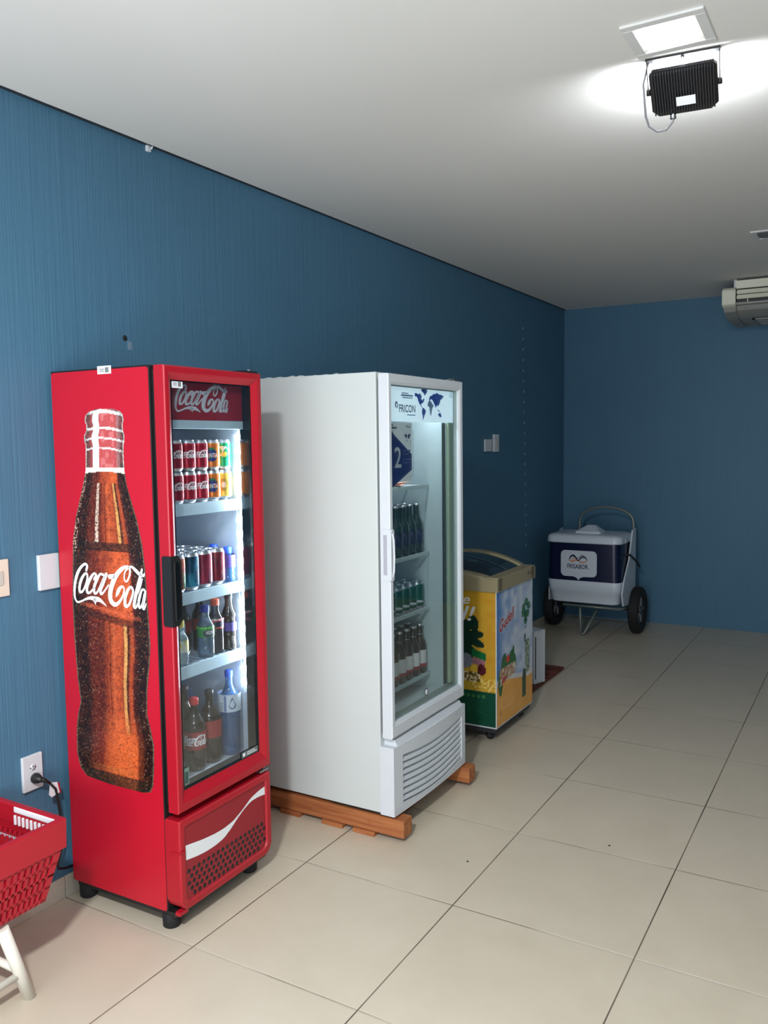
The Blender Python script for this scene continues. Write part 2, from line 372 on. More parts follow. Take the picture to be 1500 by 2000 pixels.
# ------------------------------------------------------------------ ceiling: lit square lamp, dark lamp, flood lamp
def square_lamp(x, y, lit, label):
    t = thing('ceiling_lamp', label, 'ceiling light', (x, y, H))
    m = MB(); a, c = 0.108, 0.080
    for q in ((-a, a, c, a), (-a, a, -a, -c), (-a, -c, -c, c), (c, a, -c, c)): m.box(q[0], q[1], q[2], q[3], -0.007, 0.0, M_CEILW, 0.0015, 1)
    m.build('frame', t)
    pts = []
    for k in range(24):
        an = 2*pi*k/24; cx, cy = cos(an), sin(an); e = 0.5
        pts.append((c*math.copysign(abs(cx)**e, cx), c*math.copysign(abs(cy)**e, cy)))
    MB().prism(pts, (0, 0, -0.004), (1, 0, 0), (0, 1, 0), (0, 0, -1), 0.002, M_PANELLIGHT if lit else M_DARKL).build('diffuser', t)
M_CEILW = speckle('lamp_frame', sr(222, 222, 220), 0.5, 0.01, 10); M_DARKL = mat('unlit_diffuser', sr(120, 122, 124), 0.5)
square_lamp(1.845, 2.478, True, 'lit white square ceiling lamp above the black flood lamp')
square_lamp(1.845, 5.145, False, 'unlit square ceiling lamp near the air conditioner, cut by the frame')
square_lamp(1.84, -0.15, True, 'lit square ceiling lamp behind the camera')

def flood():
    t = thing('flood_lamp', 'black finned flood lamp hung from the ceiling by a bracket', 'flood light', (1.851, 2.63, H), radians(6))
    # body tilted so its glass looks up and away
    A = radians(58); hx = 0.094; L = 0.155
    dn = Vector((0, sin(A), -cos(A))); nb = Vector((0, -cos(A), -sin(A)))     # down the body, out of its back
    o = Vector((0, 0.0, -0.028)); 
    def P(x, d, n): return o+Vector((x, 0, 0))+dn*d+nb*n
    b = MB()
    out = [(-hx+.01, 0), (hx-.01, 0), (hx, .012), (hx, L-.02), (hx-.02, L), (-hx+.02, L), (-hx, L-.02), (-hx, .012)]
    b.prism(out, o, (1, 0, 0), dn, nb, 0.012, M_BLACK)
    b.build('housing', t)
    f = MB()
    for k in range(23):
        x = -hx+0.010+k*(2*hx-0.02)/22
        f.prism([(x-0.0016, 0.004), (x+0.0016, 0.004), (x+0.0016, L-0.012), (x-0.0016, L-0.012)], P(0, 0, 0.012), (1, 0, 0), dn, nb, 0.012, M_FIN)
    f.build('cooling_fins', t)
    MB().prism([(-0.022, 0.088), (0.032, 0.088), (0.032, 0.118), (-0.022, 0.118)], P(0, 0, 0.0245), (1, 0, 0), dn, nb, 0.001, M_LABELW).build('rating_label', t)
    MB().prism([(-hx+.012, .012), (hx-.012, .012), (hx-.012, L-.014), (-hx+.012, L-.014)], P(0, 0, -0.001), (1, 0, 0), dn, -nb, 0.001, M_FLOODLIT).build('lit_glass', t)
    br = MB()
    br.box(-hx-0.008, hx+0.008, -0.012, 0.012, -0.006, 0.0, M_GREY2)
    for sx in (-1, 1):
        x = sx*(hx+0.0055)
        q = P(x, 0.07, 0.006)
        br.prism([(-0.008, 0), (0.008, 0), (q.y+0.006, q.z), (q.y-0.010, q.z-0.004)], (x-0.0015, 0, -0.003), (0, 1, 0), (0, 0, 1), (1, 0, 0), 0.003, M_GREY2)
        br.lathe([(0.0, -0.006), (0.010, -0.006), (0.010, 0.006), (0.0, 0.006)], M_BLACK, 12, q, 'X')
    br.lathe([(0.0, -0.012), (0.006, -0.012), (0.006, -0.006)], M_CHROME, 10, (0, 0, 0))
    br.build('bracket', t)
    c = MB(); e = P(-0.035, L-0.004, 0.018)
    c.lathe([(0.0, 0), (0.009, 0.0), (0.009, 0.012), (0.006, 0.018), (0, 0.018)], M_CHROME, 12, e-Vector((0, 0.0, 0.012)))
    c.tube([e, e+Vector((0.0, 0.0, -0.02)), e+Vector((-0.02, 0.005, -0.040)), e+Vector((-0.045, 0.004, -0.042)), e+Vector((-0.068, -0.01, -0.028)), e+Vector((-0.076, -0.03, -0.004)),
            (-hx-0.018, 0.03, -0.055), (-hx-0.006, 0.01, -0.02), (-hx+0.0, 0.004, -0.004)], 0.0032, M_CORD, 8)
    c.build('power_lead', t)
    # the lamp's own light
    d = bpy.data.lights.new('flood_light', 'AREA'); d.shape = 'RECTANGLE'; d.size = 0.16; d.size_y = 0.11; d.energy = FLOOD_W; d.color = (0.9, 0.95, 1.0)
    lo = bpy.data.objects.new('flood_light', d); COL.objects.link(lo); lo.parent = t
    lo.location = P(0, L/2, -0.006); lo.rotation_euler = (-nb).to_track_quat('-Z', 'Y').to_euler()
FLOOD_W = 11.0
M_FIN = mat('fin_paint', (0.02, 0.022, 0.028), 0.35); M_LABELW = mat('label_paper', sr(235, 238, 245), 0.6); M_GREY2 = mat('bracket_paint', (0.02, 0.02, 0.022), 0.4)
M_CORD = mat('lead_sheath', sr(120, 120, 125), 0.4)
M_FLOODLIT = mat('flood_glass', (1, 1, 1), 0.3, emit=(0.9, 0.95, 1.0), es=6.0)
flood()
# small white hook where wall meets ceiling
b = MB(); b.box(0.0, 0.012, -0.010, 0.010, -0.022, 0.0, M_WHITEP, 0.003); b.tube([(0.012, 0, -0.012), (0.024, 0, -0.014), (0.028, 0, -0.006)], 0.003, M_WHITEP, 8)
tag(b.build('ceiling_hook', loc=(0, 2.355, H)), 'tiny white hook at the top of the blue wall under the ceiling', 'hook')

# ------------------------------------------------------------------ plates on the left wall
def plate(name, label, cat, y, z, w, h, d=0.012, kind='blank', m=None):
    t = thing(name, label, cat, (0, y, z)); m = m or M_WHITEP
    MB().box(0, d, -w/2, w/2, -h/2, h/2, m, min(0.004, d*0.4), 3).build('face_plate', t)
    if kind == 'switch': MB().box(d-0.001, d+0.004, -0.014, 0.014, -0.022, 0.022, M_ROCK, 0.002).build('rocker', t)
    if kind == 'outlet':
        o = MB().lathe([(0.0, d+0.0006), (0.012, d+0.0006), (0.012, d-0.002)], m, 6, (0, 0.0, 0.018), 'X')
        for a in (-0.0095, 0, 0.0095): o.lathe([(0, d+0.0010), (0.0024, d+0.0010), (0.0024, d)], M_BLACK, 8, (0, a, 0.018+(0.003 if a == 0 else 0)), 'X')
        o.build('socket', t)
    return t
M_ROCK = mat('switch_rocker', sr(196, 190, 182), 0.4); M_PEACH = mat('aged_plastic', sr(226, 208, 192), 0.45)
plate('light_switch', 'cream light switch plate on the blue wall at the left edge of the photo', 'switch', 1.650, 1.137, 0.075, 0.118, 0.010, 'switch', M_PEACH)
plate('blank_plate', 'blank white wall plate tucked beside the red cooler', 'wall plate', 1.835, 1.134, 0.080, 0.118, 0.014)
ou = plate('power_outlet', 'white power outlet low on the wall left of the red cooler, plug in it', 'outlet', 1.737, 0.482, 0.076, 0.118, 0.012, 'outlet')
plate('wall_plate', 'smaller grey wall plate on the dark wall behind the white cooler, left of its pair', 'wall plate', 5.505, 1.510, 0.12, 0.085, 0.012)
plate('light_switch', 'taller pale switch plate on the dark wall, right of its pair', 'switch', 5.640, 1.525, 0.085, 0.125, 0.016, 'switch')
# plug and cable
t = thing('power_cable', 'black plug and cable running from the low outlet to the red cooler', 'cable', (0.012, 1.742, 0.462))
b = MB(); b.lathe([(0.0, 0.0), (0.017, 0.0), (0.018, 0.008), (0.013, 0.022), (0.007, 0.034), (0.0, 0.036)], M_BLACK, 14, (0, 0, 0), 'X')
b.tube([(0.024, 0, 0), (0.034, 0.012, -0.006), (0.036, 0.030, -0.022)], [0.010, 0.007, 0.004], M_BLACK, 10); b.build('plug', t)
MB().tube([(0.036, 0.030, -0.022), (0.034, 0.052, -0.05), (0.025, 0.066, -0.10), (0.018, 0.078, -0.16), (0.018, 0.086, -0.24), (0.02, 0.07, -0.285), (0.02, 0.056, -0.315), (0.018, 0.062, -0.335), (0.008, 0.10, -0.352), (0.004, 0.15, -0.36)], 0.0042, M_BLACK, 8).build('cord', t)
b = MB(); b.prism([(0.0, 0), (0.028, -0.008), (0.036, -0.046), (0.004, -0.052), (-0.006, -0.040)], (0.030, 0.034, -0.022), (0, 1, 0), (0, 0, 1), (1, 0, 0), 0.0008, M_LABELW)
b.prism([(0.030, -0.010), (0.036, -0.011), (0.042, -0.050), (0.036, -0.050)], (0.0295, 0.034, -0.022), (0, 1, 0), (0, 0, 1), (1, 0, 0), 0.0008, M_REDP)
b.build('cable_tag', t)
# ------------------------------------------------------------------ shared builders for the two glass-door coolers
def frame_ring(mb, v0, v1, z0, z1, ins, prof, m):
    """ins = (left, right, top, bottom) full inset; prof = [(fraction, u)]"""
    L = []
    for fr, u in prof:
        a, b_, c, d = [i*fr for i in ins]
        L.append([mb.bm.verts.new(p) for p in ((u, v0+a, z0+d), (u, v1-b_, z0+d), (u, v1-b_, z1-c), (u, v0+a, z1-c))])
    mi = mb.mi(m)
    for A, B in zip(L, L[1:]):
        for k in range(4):
            f = mb.bm.faces.new((A[k], A[(k+1) % 4], B[(k+1) % 4], B[k])); f.material_index = mi
def loc2w(t, p):
    c, s = cos(t.rotation_euler.z), sin(t.rotation_euler.z)
    return (t.location.x+c*p[0]-s*p[1], t.location.y+s*p[0]+c*p[1], t.location.z+p[2])
def logo(mb, mp, m, x0, y0, w, h, sub=4, fat=1.4):
    """the script logo, w wide and h high (h as if square = 0.41 w)"""
    k = (w+h/0.41)/2/w
    mb.ribbon([[(a, b_, c*fat+0.004) for a, b_, c in st] for st in LOGO], lambda x, y: mp(x0+x*w, y0+y*h/0.41), m, sub)

# ------------------------------------------------------------------ the red cooler
LED_W = 5.0
RC = thing('drinks_cooler', 'tall red glass-door drinks cooler with a big bottle picture on its side', 'cooler', (0.5219, 1.8738, 0), 0.0148)
RW, RB = 0.4705, -0.499
b = MB()      # shell: open-fronted box round the cold space
b.box(RB, -0.0606, 0, 0.030, 0.44, 1.7915, M_BLACK, 0.003); b.box(RB, -0.0606, RW-0.030, RW, 0.44, 1.7915, M_BLACK, 0.003)
b.box(RB, -0.0606, 0.030, RW-0.030, 1.755, 1.7915, M_BLACK); b.box(RB, RB+0.035, 0.030, RW-0.030, 0.44, 1.755, M_BLACK)
b.box(RB, -0.0606, 0, RW, 0.060, 0.44, M_BLACK, 0.003)
b.build('cabinet', RC)
def side_panel(u0, u1, z0, z1, v, t, m, r=0.010):
    pts = []
    for cx, cz, a0 in ((u1-r, z0+r, -90), (u1-r, z1-r, 0), (u0+r, z1-r, 90), (u0+r, z0+r, 180)):
        for k in range(5): a = radians(a0+k*22.5); pts.append((cx+r*cos(a), cz+r*sin(a)))
    return MB().prism(pts, (0, v, 0), (1, 0, 0), (0, 0, 1), (0, -1, 0), t, m)
side_panel(RB+0.004, -0.064, 0.062, 1.786, 0.0, 0.0018, M_RED).build('side_panel', RC)
b = MB()
for v in (RW+0.0018,): b.prism([(RB+0.004, 0.062), (-0.064, 0.062), (-0.064, 1.786), (RB+0.004, 1.786)], (0, v, 0), (1, 0, 0), (0, 0, 1), (0, -1, 0), 0.0018, M_RED)
b.build('side_panel', RC)
b = MB(); e = 0.002
b.box(RB+0.035, -0.0606, 0.030, 0.030+e, 0.445, 1.755, M_LINER); b.box(RB+0.035, -0.0606, RW-0.030-e, RW-0.030, 0.445, 1.755, M_LINER)
b.box(RB+0.035, RB+0.037, 0.030, RW-0.030, 0.445, 1.755, M_LINER); b.box(RB+0.035, -0.0606, 0.030, RW-0.030, 0.440, 0.446, M_LINER)
b.box(RB+0.035, -0.0606, 0.030, RW-0.030, 1.753, 1.755, M_LINER)
# evaporator cover behind the header
b.box(-0.36, -0.10, 0.06, 0.41, 1.60, 1.66, M_DARKGREY, 0.01)
b.build('liner', RC)
for z in (1.353, 1.062, 0.819):
    s = MB()
    for k in range(13): v = 0.040+k*0.0325; s.tube([(RB+0.045, v, z-0.003), (-0.088, v, z-0.003)], 0.0022, M_SHELF, 6)
    for u in (-0.43, -0.27, -0.12): s.tube([(u, 0.034, z-0.006), (u, 0.4365, z-0.006)], 0.003, M_SHELF, 6)
    s.prism([(0, 0), (0.004, -0.038), (-0.003, -0.038), (-0.007, 0)], (-0.082, 0.034, z+0.003), (1, 0, 0), (0, 0, 1), (0, 1, 0), 0.400, M_SHELF)
    s.build('shelf', RC)
# header sign
b = MB(); b.box(-0.054, -0.048, 0.033, 0.437, 1.626, 1.752, mat('header_red', sr(146, 20, 40), 0.45))
b.box(-0.070, -0.046, 0.033, 0.437, 1.598, 1.626, M_SHELF, 0.003); hd = b.build('header_sign', RC)
b = MB(); logo(b, lambda x, y: (-0.0472, x, y), M_LETTERG, 0.092, 1.650, 0.262, 0.088); b.build('lettering', hd)
# led strip on the right inner wall
b = MB(); b.box(-0.080, -0.0615, RW-0.040, RW-0.030, 0.66, 1.60, M_LEDBAR, 0.002)
for k in range(19):
    z = 0.700+k*0.0485
    b.lathe([(0.0, -0.0110), (0.006, -0.0105), (0.010, -0.008), (0.0115, 0.0)], M_LED, 10, (-0.0705, RW-0.040, z), 'Y')
b.build('led_strip', RC)

d = bpy.data.lights.new('led_strip_light', 'AREA'); d.shape = 'RECTANGLE'; d.size = 0.010; d.size_y = 0.90; d.energy = LED_W; d.color = (0.80, 0.91, 1.0)
lo = bpy.data.objects.new('led_strip_light', d); COL.objects.link(lo); lo.parent = RC; lo.location = (-0.070, RW-0.0525, 1.13)
lo.rotation_euler = Vector((-0.45, -1, 0)).to_track_quat('-Z', 'Y').to_euler()
# door
DR = MB(); ins = (0.040, 0.045, 0.043, 0.062)
frame_ring(DR, 0, RW, 0.394, 1.789, ins, [(0, -0.0424), (0, -0.004), (0.06, -0.0008), (0.12, 0.0), (0.45, 0.0), (0.55, -0.002), (1, -0.014), (1, -0.0424), (0, -0.0424)], M_REDP)
door = DR.build('door', RC)
g0, g1, h0, h1 = 0.040, RW-0.045, 0.394+0.062, 1.789-0.043
b = MB(); frame_ring(b, g0-0.0, g1+0.0, h0, h1, (0.004, 0.004, 0.004, 0.004), [(0, -0.0135), (0, -0.0595), (1, -0.0595), (1, -0.0135), (0, -0.0135)], M_BLACKG)
b.build('inner_frame', door)
b = MB(); b.box(-0.019, -0.015, g0+0.001, g1-0.001, h0+0.001, h1-0.001, M_GLASS); b.build('glass', door)
b = MB(); b.box(-0.0600, -0.0424, 0.012, RW-0.012, 0.410, 1.775, M_BLACK)      # soft seal ring
bpy.data.meshes  # (solid ring cut below)
b.bm.clear(); frame_ring(b, 0.012, RW-0.012, 0.412, 1.777, (0.022, 0.022, 0.022, 0.030), [(0, -0.0424), (0, -0.0604), (1, -0.0604), (1, -0.0424), (0, -0.0424)], M_BLACK); b.build('seal', door)
# grip let into the left stile
b = MB()
def grip_outline(s, k=0.0):
    p = [(-0.0005-k, 0.990+s), (0.030-s, 0.990+s), (0.043-s, 1.008+s), (0.043-s, 1.190-s), (0.030-s, 1.209-s), (-0.0005-k, 1.209-s)]
    return p
b.prism(grip_outline(0), (0.0008, 0, 0), (0, 1, 0), (0, 0, 1), (1, 0, 0), 0.004, M_BLACK, 0.0012)
b.prism([(-0.034, 0.996), (-0.030, 0.990), (0.004, 0.990), (0.004, 1.209), (-0.030, 1.209), (-0.034, 1.203)], (0, -0.002, 0), (1, 0, 0), (0, 0, 1), (0, 1, 0), 0.004, M_BLACK)
b.prism([(0.010, 1.020), (0.022, 1.008), (0.034, 1.020), (0.034, 1.180), (0.022, 1.192), (0.010, 1.180)], (0.0050, 0, 0), (0, 1, 0), (0, 0, 1), (1, 0, 0), 0.0012, M_BLACKG)
b.box(0.005, 0.011, 0.007, 0.010, 1.010, 1.190, M_BLACK, 0.001)
b.build('handle', door)
b = MB(); b.box(-0.0150, -0.0142, 0.047, 0.094, 1.722, 1.745, M_LABELW); b.box(-0.0142, -0.0138, 0.074, 0.086, 1.727, 1.741, M_GREYPR := mat('grey_ink', sr(120, 126, 126), 0.6)); b.box(-0.0142, -0.0138, 0.053, 0.068, 1.730, 1.732, M_GREYPR); b.box(-0.0142, -0.0138, 0.053, 0.068, 1.735, 1.737, M_GREYPR)
b.build('inventory_sticker', door)
b = MB(); b.box(-0.0150, -0.0142, 0.044, 0.066, 0.470, 0.524, mat('grey_green_sticker', sr(110, 140, 130), 0.6)); b.box(-0.0142, -0.0138, 0.047, 0.062, 0.474, 0.512, mat('dark_green_ink', sr(60, 84, 78), 0.6)); b.build('temperature_sticker', door)
b = MB(); b.box(-0.0150, -0.0142, 0.330, 0.418, 0.459, 0.480, mat('grey_sticker', sr(110, 114, 112), 0.6))
b.lathe([(0, -0.0136), (0.007, -0.0137), (0.007, -0.0145)], M_LABELW, 14, (0, 0.343, 0.4695), 'X')
for q in range(2): b.box(-0.0142, -0.0137, 0.358, 0.410-q*0.01, 0.465+q*0.007, 0.468+q*0.007, M_LABELW)
b.build('maker_sticker', door)
b = MB(); b.box(-0.09, -0.010, RW-0.085, RW-0.005, 1.7895, 1.797, M_BLACK, 0.002); b.lathe([(0, 0), (0.007, 0), (0.007, 0.006), (0, 0.006)], M_STEEL, 10, (-0.03, RW-0.03, 1.797)); b.build('hinge', RC)
b = MB(); b.box(-0.06, -0.008, RW-0.05, RW-0.004, 0.376, 0.383, M_STEEL, 0.001); b.lathe([(0, 0), (0.006, 0), (0.006, 0.016), (0, 0.016)], M_STEEL, 10, (-0.018, RW-0.018, 0.380)); b.build('hinge', RC)
# lower panel with the white wave and the round holes
b = MB(); zl0, zl1 = 0.069, 0.369
def rrect(v0, v1, z0, z1, rb, rt, n=6):
    pts = []
    for cx, cz, r, a0 in ((v1-rb, z0+rb, rb, -90), (v1-rt, z1-rt, rt, 0), (v0+rt, z1-rt, rt, 90), (v0+rb, z0+rb, rb, 180)):
        for k in range(n+1): a = radians(a0+k*90/n); pts.append((cx+r*cos(a), cz+r*sin(a)))
    return pts
def ring_loops(mb, loops, m):
    L = [[mb.bm.verts.new((u, p, q)) for p, q in pts] for u, pts in loops]; mi = mb.mi(m); n = len(L[0])
    for A, B in zip(L, L[1:]):
        for k in range(n): f = mb.bm.faces.new((A[k], A[(k+1) % n], B[(k+1) % n], B[k])); f.material_index = mi
    return L
ring_loops(b, [(-0.062, rrect(0, RW, zl0, zl1, 0.045, 0.006)), (-0.006, rrect(0, RW, zl0, zl1, 0.045, 0.006)), (-0.001, rrect(0.004, RW-0.004, zl0+0.004, zl1-0.004, 0.043, 0.005)), (0.0, rrect(0.009, RW-0.009, zl0+0.009, zl1-0.009, 0.04, 0.005)),
    (0.0, rrect(0.022, RW-0.026, zl0+0.024, zl1-0.022, 0.03, 0.004)), (-0.006, rrect(0.026, RW-0.030, zl0+0.028, zl1-0.026, 0.026, 0.004))], M_REDP)
b.prism([(-0.045, 0.2630), (0.0035, 0.2720), (0.0035, 0.2660), (-0.045, 0.2550)], (0, -0.003, 0), (1, 0, 0), (0, 0, 1), (0, 1, 0), 0.024, M_REDP)
b.box(-0.030, -0.010, 0.0, 0.04, 0.069-0.012, 0.0705, M_REDP, 0.002)
kp = b.build('lower_panel', RC)
b = MB(); b.prism(rrect(0.026, RW-0.030, zl0+0.028, zl1-0.026, 0.026, 0.004), (-0.0075, 0, 0), (0, 1, 0), (0, 0, 1), (1, 0, 0), 0.0015, M_REDPANEL); b.build('panel_film', kp)
top = [(0.0295, 0.2812), (0.1083, 0.2618+.006), (0.1695, 0.2553+.006), (0.215, 0.2577+.003), (0.2619, 0.2633+.003), (0.3108, 0.2848), (0.3613, 0.3102), (0.4022, 0.319), (0.4395, 0.3225)]
bot = [(0.0292, 0.2326), (0.081, 0.2241), (0.1238, 0.2201), (0.1679, 0.2205), (0.2136, 0.227), (0.2517, 0.2454), (0.2859, 0.2662), (0.3206, 0.2841), (0.3608, 0.2974), (0.4014, 0.298), (0.4395, 0.293)]
b = MB(); N = 28; mi = b.mi(M_LETTER); pv = None
for k in range(N+1):
    v = 0.0295+(0.4395-0.0295)*k/N; zt_, zb_ = interp(top, v), interp(bot, v)
    if zb_ > zt_-0.002: zm = (zt_+zb_)/2; zt_, zb_ = zm+0.001, zm-0.001
    q = (b.bm.verts.new((-0.0052, v, zb_)), b.bm.verts.new((-0.0052, v, zt_)))
    if pv: b.bm.faces.new((pv[0], q[0], q[1], pv[1]))
    pv = q
b.build('white_wave', kp)
b = MB()
for r in range(5):
    for k in range(18):
        v = 0.042+k*0.0235+(0.01175 if r % 2 else 0); z = 0.1905-r*0.0200
        if v > RW-0.040 or (r == 4 and (v < 0.05 or v > 0.40)): continue
        b.lathe([(0.0, -0.0050), (0.0072, -0.0050), (0.0076, -0.0062)], M_BLACK, 10, (0, v, z), 'X')
b.build('vent_holes', kp)
for u, v in ((-0.075, 0.030), (-0.46, 0.030), (-0.075, RW-0.045), (-0.46, RW-0.045)):
    MB().lathe([(0.026, 0.0), (0.029, 0.004), (0.030, 0.048), (0.020, 0.052), (0.012, 0.054), (0.012, 0.064)], M_RUB, 20, (u, v, 0)).build('foot', RC)
b = MB(); b.box(RB+0.02, -0.03, 0.004, RW-0.004, 0.046, 0.062, M_BLACK); b.build('base_tray', RC)
b = MB(); b.prism([(-0.278, 1.772), (-0.218, 1.772), (-0.218, 1.797), (-0.278, 1.797)], (0, -0.0022, 0), (1, 0, 0), (0, 0, 1), (0, -1, 0), 0.0008, M_LABELW)
b.prism([(-0.244, 1.776), (-0.228, 1.776), (-0.228, 1.792), (-0.244, 1.792)], (0, -0.0031, 0), (1, 0, 0), (0, 0, 1), (0, -1, 0), 0.0003, M_GREYPR)
for q in range(2): b.prism([(-0.268, 1.779+q*0.006), (-0.248, 1.779+q*0.006), (-0.248, 1.782+q*0.006), (-0.268, 1.782+q*0.006)], (0, -0.0031, 0), (1, 0, 0), (0, 0, 1), (0, -1, 0), 0.0003, M_GREYPR)
b.build('inventory_sticker', RC)

# printed bottle on the side
BL = [(0.438, -0.30), (0.446, -0.405), (0.470, -0.435), (0.52, -0.449), (0.60, -0.446), (0.65, -0.437), (0.70, -0.420), (0.78, -0.431), (0.92, -0.438), (1.04, -0.439), (1.16, -0.430), (1.24, -0.424), (1.32, -0.404), (1.42, -0.366), (1.47, -0.350), (1.52, -0.347), (1.55, -0.345), (1.560, -0.350), (1.580, -0.351), (1.595, -0.340), (1.615, -0.338), (1.625, -0.345), (1.645, -0.341), (1.656, -0.325), (1.664, -0.29)]
BR = [(0.438, -0.150), (0.446, -0.115), (0.470, -0.103), (0.52, -0.097), (0.60, -0.093), (0.65, -0.104), (0.70, -0.118), (0.78, -0.113), (0.86, -0.100), (0.92, -0.093), (1.04, -0.097), (1.16, -0.103), (1.24, -0.112), (1.32, -0.132), (1.42, -0.168), (1.47, -0.177), (1.52, -0.178), (1.55, -0.176), (1.560, -0.172), (1.580, -0.171), (1.595, -0.176), (1.615, -0.177), (1.625, -0.172), (1.645, -0.175), (1.656, -0.190), (1.664, -0.225)]
def bottle_col(a, h):
    z = 0.438+h*(1.664-0.438); t = 2*a-1; u = interp(BL, z)*(1-a)+interp(BR, z)*a
    n1 = vnoise(u*420, z*420); n2 = vnoise(u*900+7, z*900); n3 = vnoise(u*60, z*60+9)
    if z > 1.478:   # empty clear neck
        c = lerp(sr(176, 60, 66), sr(206, 96, 92), n1)
        e = max(0, abs(t)-0.55)/0.45
        c = lerp(c, sr(70, 66, 60), min(1, e*1.6)*(0.5+0.5*n1)); 
        if -0.62 < t < -0.28: c = lerp(c, sr(226, 238, 240), 0.95)
        if 0.62 < t < 0.8: c = lerp(c, sr(190, 160, 160), 0.6*n2)
        for zc, w in ((1.657, 0.006), (1.604, 0.004), (1.572, 0.003), (1.541, 0.003)):
            zz = z+0.010*(t*t)+0.004*t
            if abs(zz-zc) < w: c = lerp(c, sr(240, 238, 234), 0.9)
        if abs(t) > 0.5 and n1 > 0.5: c = lerp(c, sr(30, 34, 34), (abs(t)-0.5)*1.5)
        if -0.2 < t < 0.5 and n3 > 0.6: c = lerp(c, sr(232, 150, 150), 0.35)
        if abs(t) > 0.95: c = lerp(sr(224, 216, 206), sr(120, 116, 108), n1)
        return c
    zz = z+0.006*t*t
    if zz > 1.466: return lerp(sr(236, 222, 200), sr(250, 244, 232), n1)
    # cola
    s = (t+0.10)/0.85
    base = interp([(-1, 0), (-0.70, 0.05), (-0.48, 0.32), (-0.1, 0.72), (0.30, 1.0), (0.56, 0.95), (0.66, 0.25), (0.76, 0.03), (1, 0.0)], t)
    base *= 0.78+0.3*n3
    col = lerp(sr(20, 14, 14), sr(112, 34, 24), min(1, base*2)) if base < 0.5 else lerp(sr(112, 34, 24), sr(216, 92, 44), min(1, (base-0.5)*2))
    flute = 1.24 < z < 1.43 or 0.62 < z < 0.98
    if flute:
        fcen = (math.sin(t*9.5+0.8)+1)/2; fcen = fcen**0.6
        col = lerp(col, sr(60, 18, 14), 0.75*(1-fcen))
        if fcen > 0.985 and abs(t) < 0.5: col = lerp(col, sr(240, 140, 90), 0.35*n1)
        if abs(t-0.44) < 0.018 or abs(t+0.02) < 0.010: col = lerp(col, sr(24, 10, 8), 0.85)
        if abs(t-0.38) < 0.04: col = lerp(col, sr(238, 176, 100), 0.5+0.4*n3)
        if abs(t-0.46) < 0.03: col = lerp(col, sr(30, 14, 10), 0.8)
        if z > 1.24 and abs(t+0.30) < 0.05: col = lerp(col, sr(244, 220, 200), 0.8*(n1 > 0.35))
    if 1.24 > z > 1.213+0.0*t and abs(t) < 0.9: col = lerp(col, sr(22, 12, 14), 0.9)
    if abs(z-(0.992-0.02*t)) < 0.012 and abs(t) < 0.85: col = lerp(col, sr(40, 16, 16), 0.75)
    if abs(z-(1.018-0.02*t)) < 0.006 and abs(t) < 0.8: col = lerp(col, sr(214, 96, 60), 0.6)
    if 0.44 < z < 0.70:   # wide glowing foot
        g = max(0, 1-((t-0.25)/0.55)**2)*max(0, 1-((z-0.56)/0.14)**2)
        col = lerp(col, sr(226, 104, 50), 0.75*g)
    if z < 0.475+0.0*t: col = lerp(col, sr(18, 34, 26), 0.85)
    if 0.478 < z < 0.50 and abs(t) < 0.7: col = lerp(col, sr(200, 120, 60), 0.30*(1-abs(t)))
    # droplets
    if n2 > 0.76: col = lerp(col, sr(20, 8, 6), 0.6)
    n6 = vnoise(u*330+31, z*260+5)
    col = lerp(col, lerp(col, sr(20, 8, 8), 0.5) if n6 < 0.5 else lerp(col, sr(236, 130, 84), 0.35), abs(n6-0.5)*1.3)
    if abs(t) > 0.62: col = lerp(col, sr(14, 10, 10), 0.55*(0.4+n1))
    if n2 < 0.09 and abs(t) > 0.35: col = lerp(col, sr(206, 170, 140), 0.35)
    if abs(t) > 0.965: col = lerp(sr(30, 22, 18), sr(130, 110, 90), n1)
    if t < -0.88 and z > 1.2 and n1 > 0.70: col = sr(208, 170, 150)
    return tuple(min(1, max(0, x)) for x in col)
b = MB()
def bottle_pos(a, h):
    z = 0.438+h*(1.664-0.438); sh = 0.0 if z > 0.52 else (0.52-z)*0.0
    return (interp(BL, z)*(1-a)+interp(BR, z)*a, -0.0026, z)
b.grid(bottle_pos, 96, 400, print_mat('bottle_print', 0.35), bottle_col, False)
bd = b.build('bottle_picture', RC)
b = MB(); logo(b, lambda x, y: (x, -0.0032, y), M_LETTER, -0.431, 1.030, 0.337, 0.337*0.41, 6, 1.12); b.build('lettering', bd)

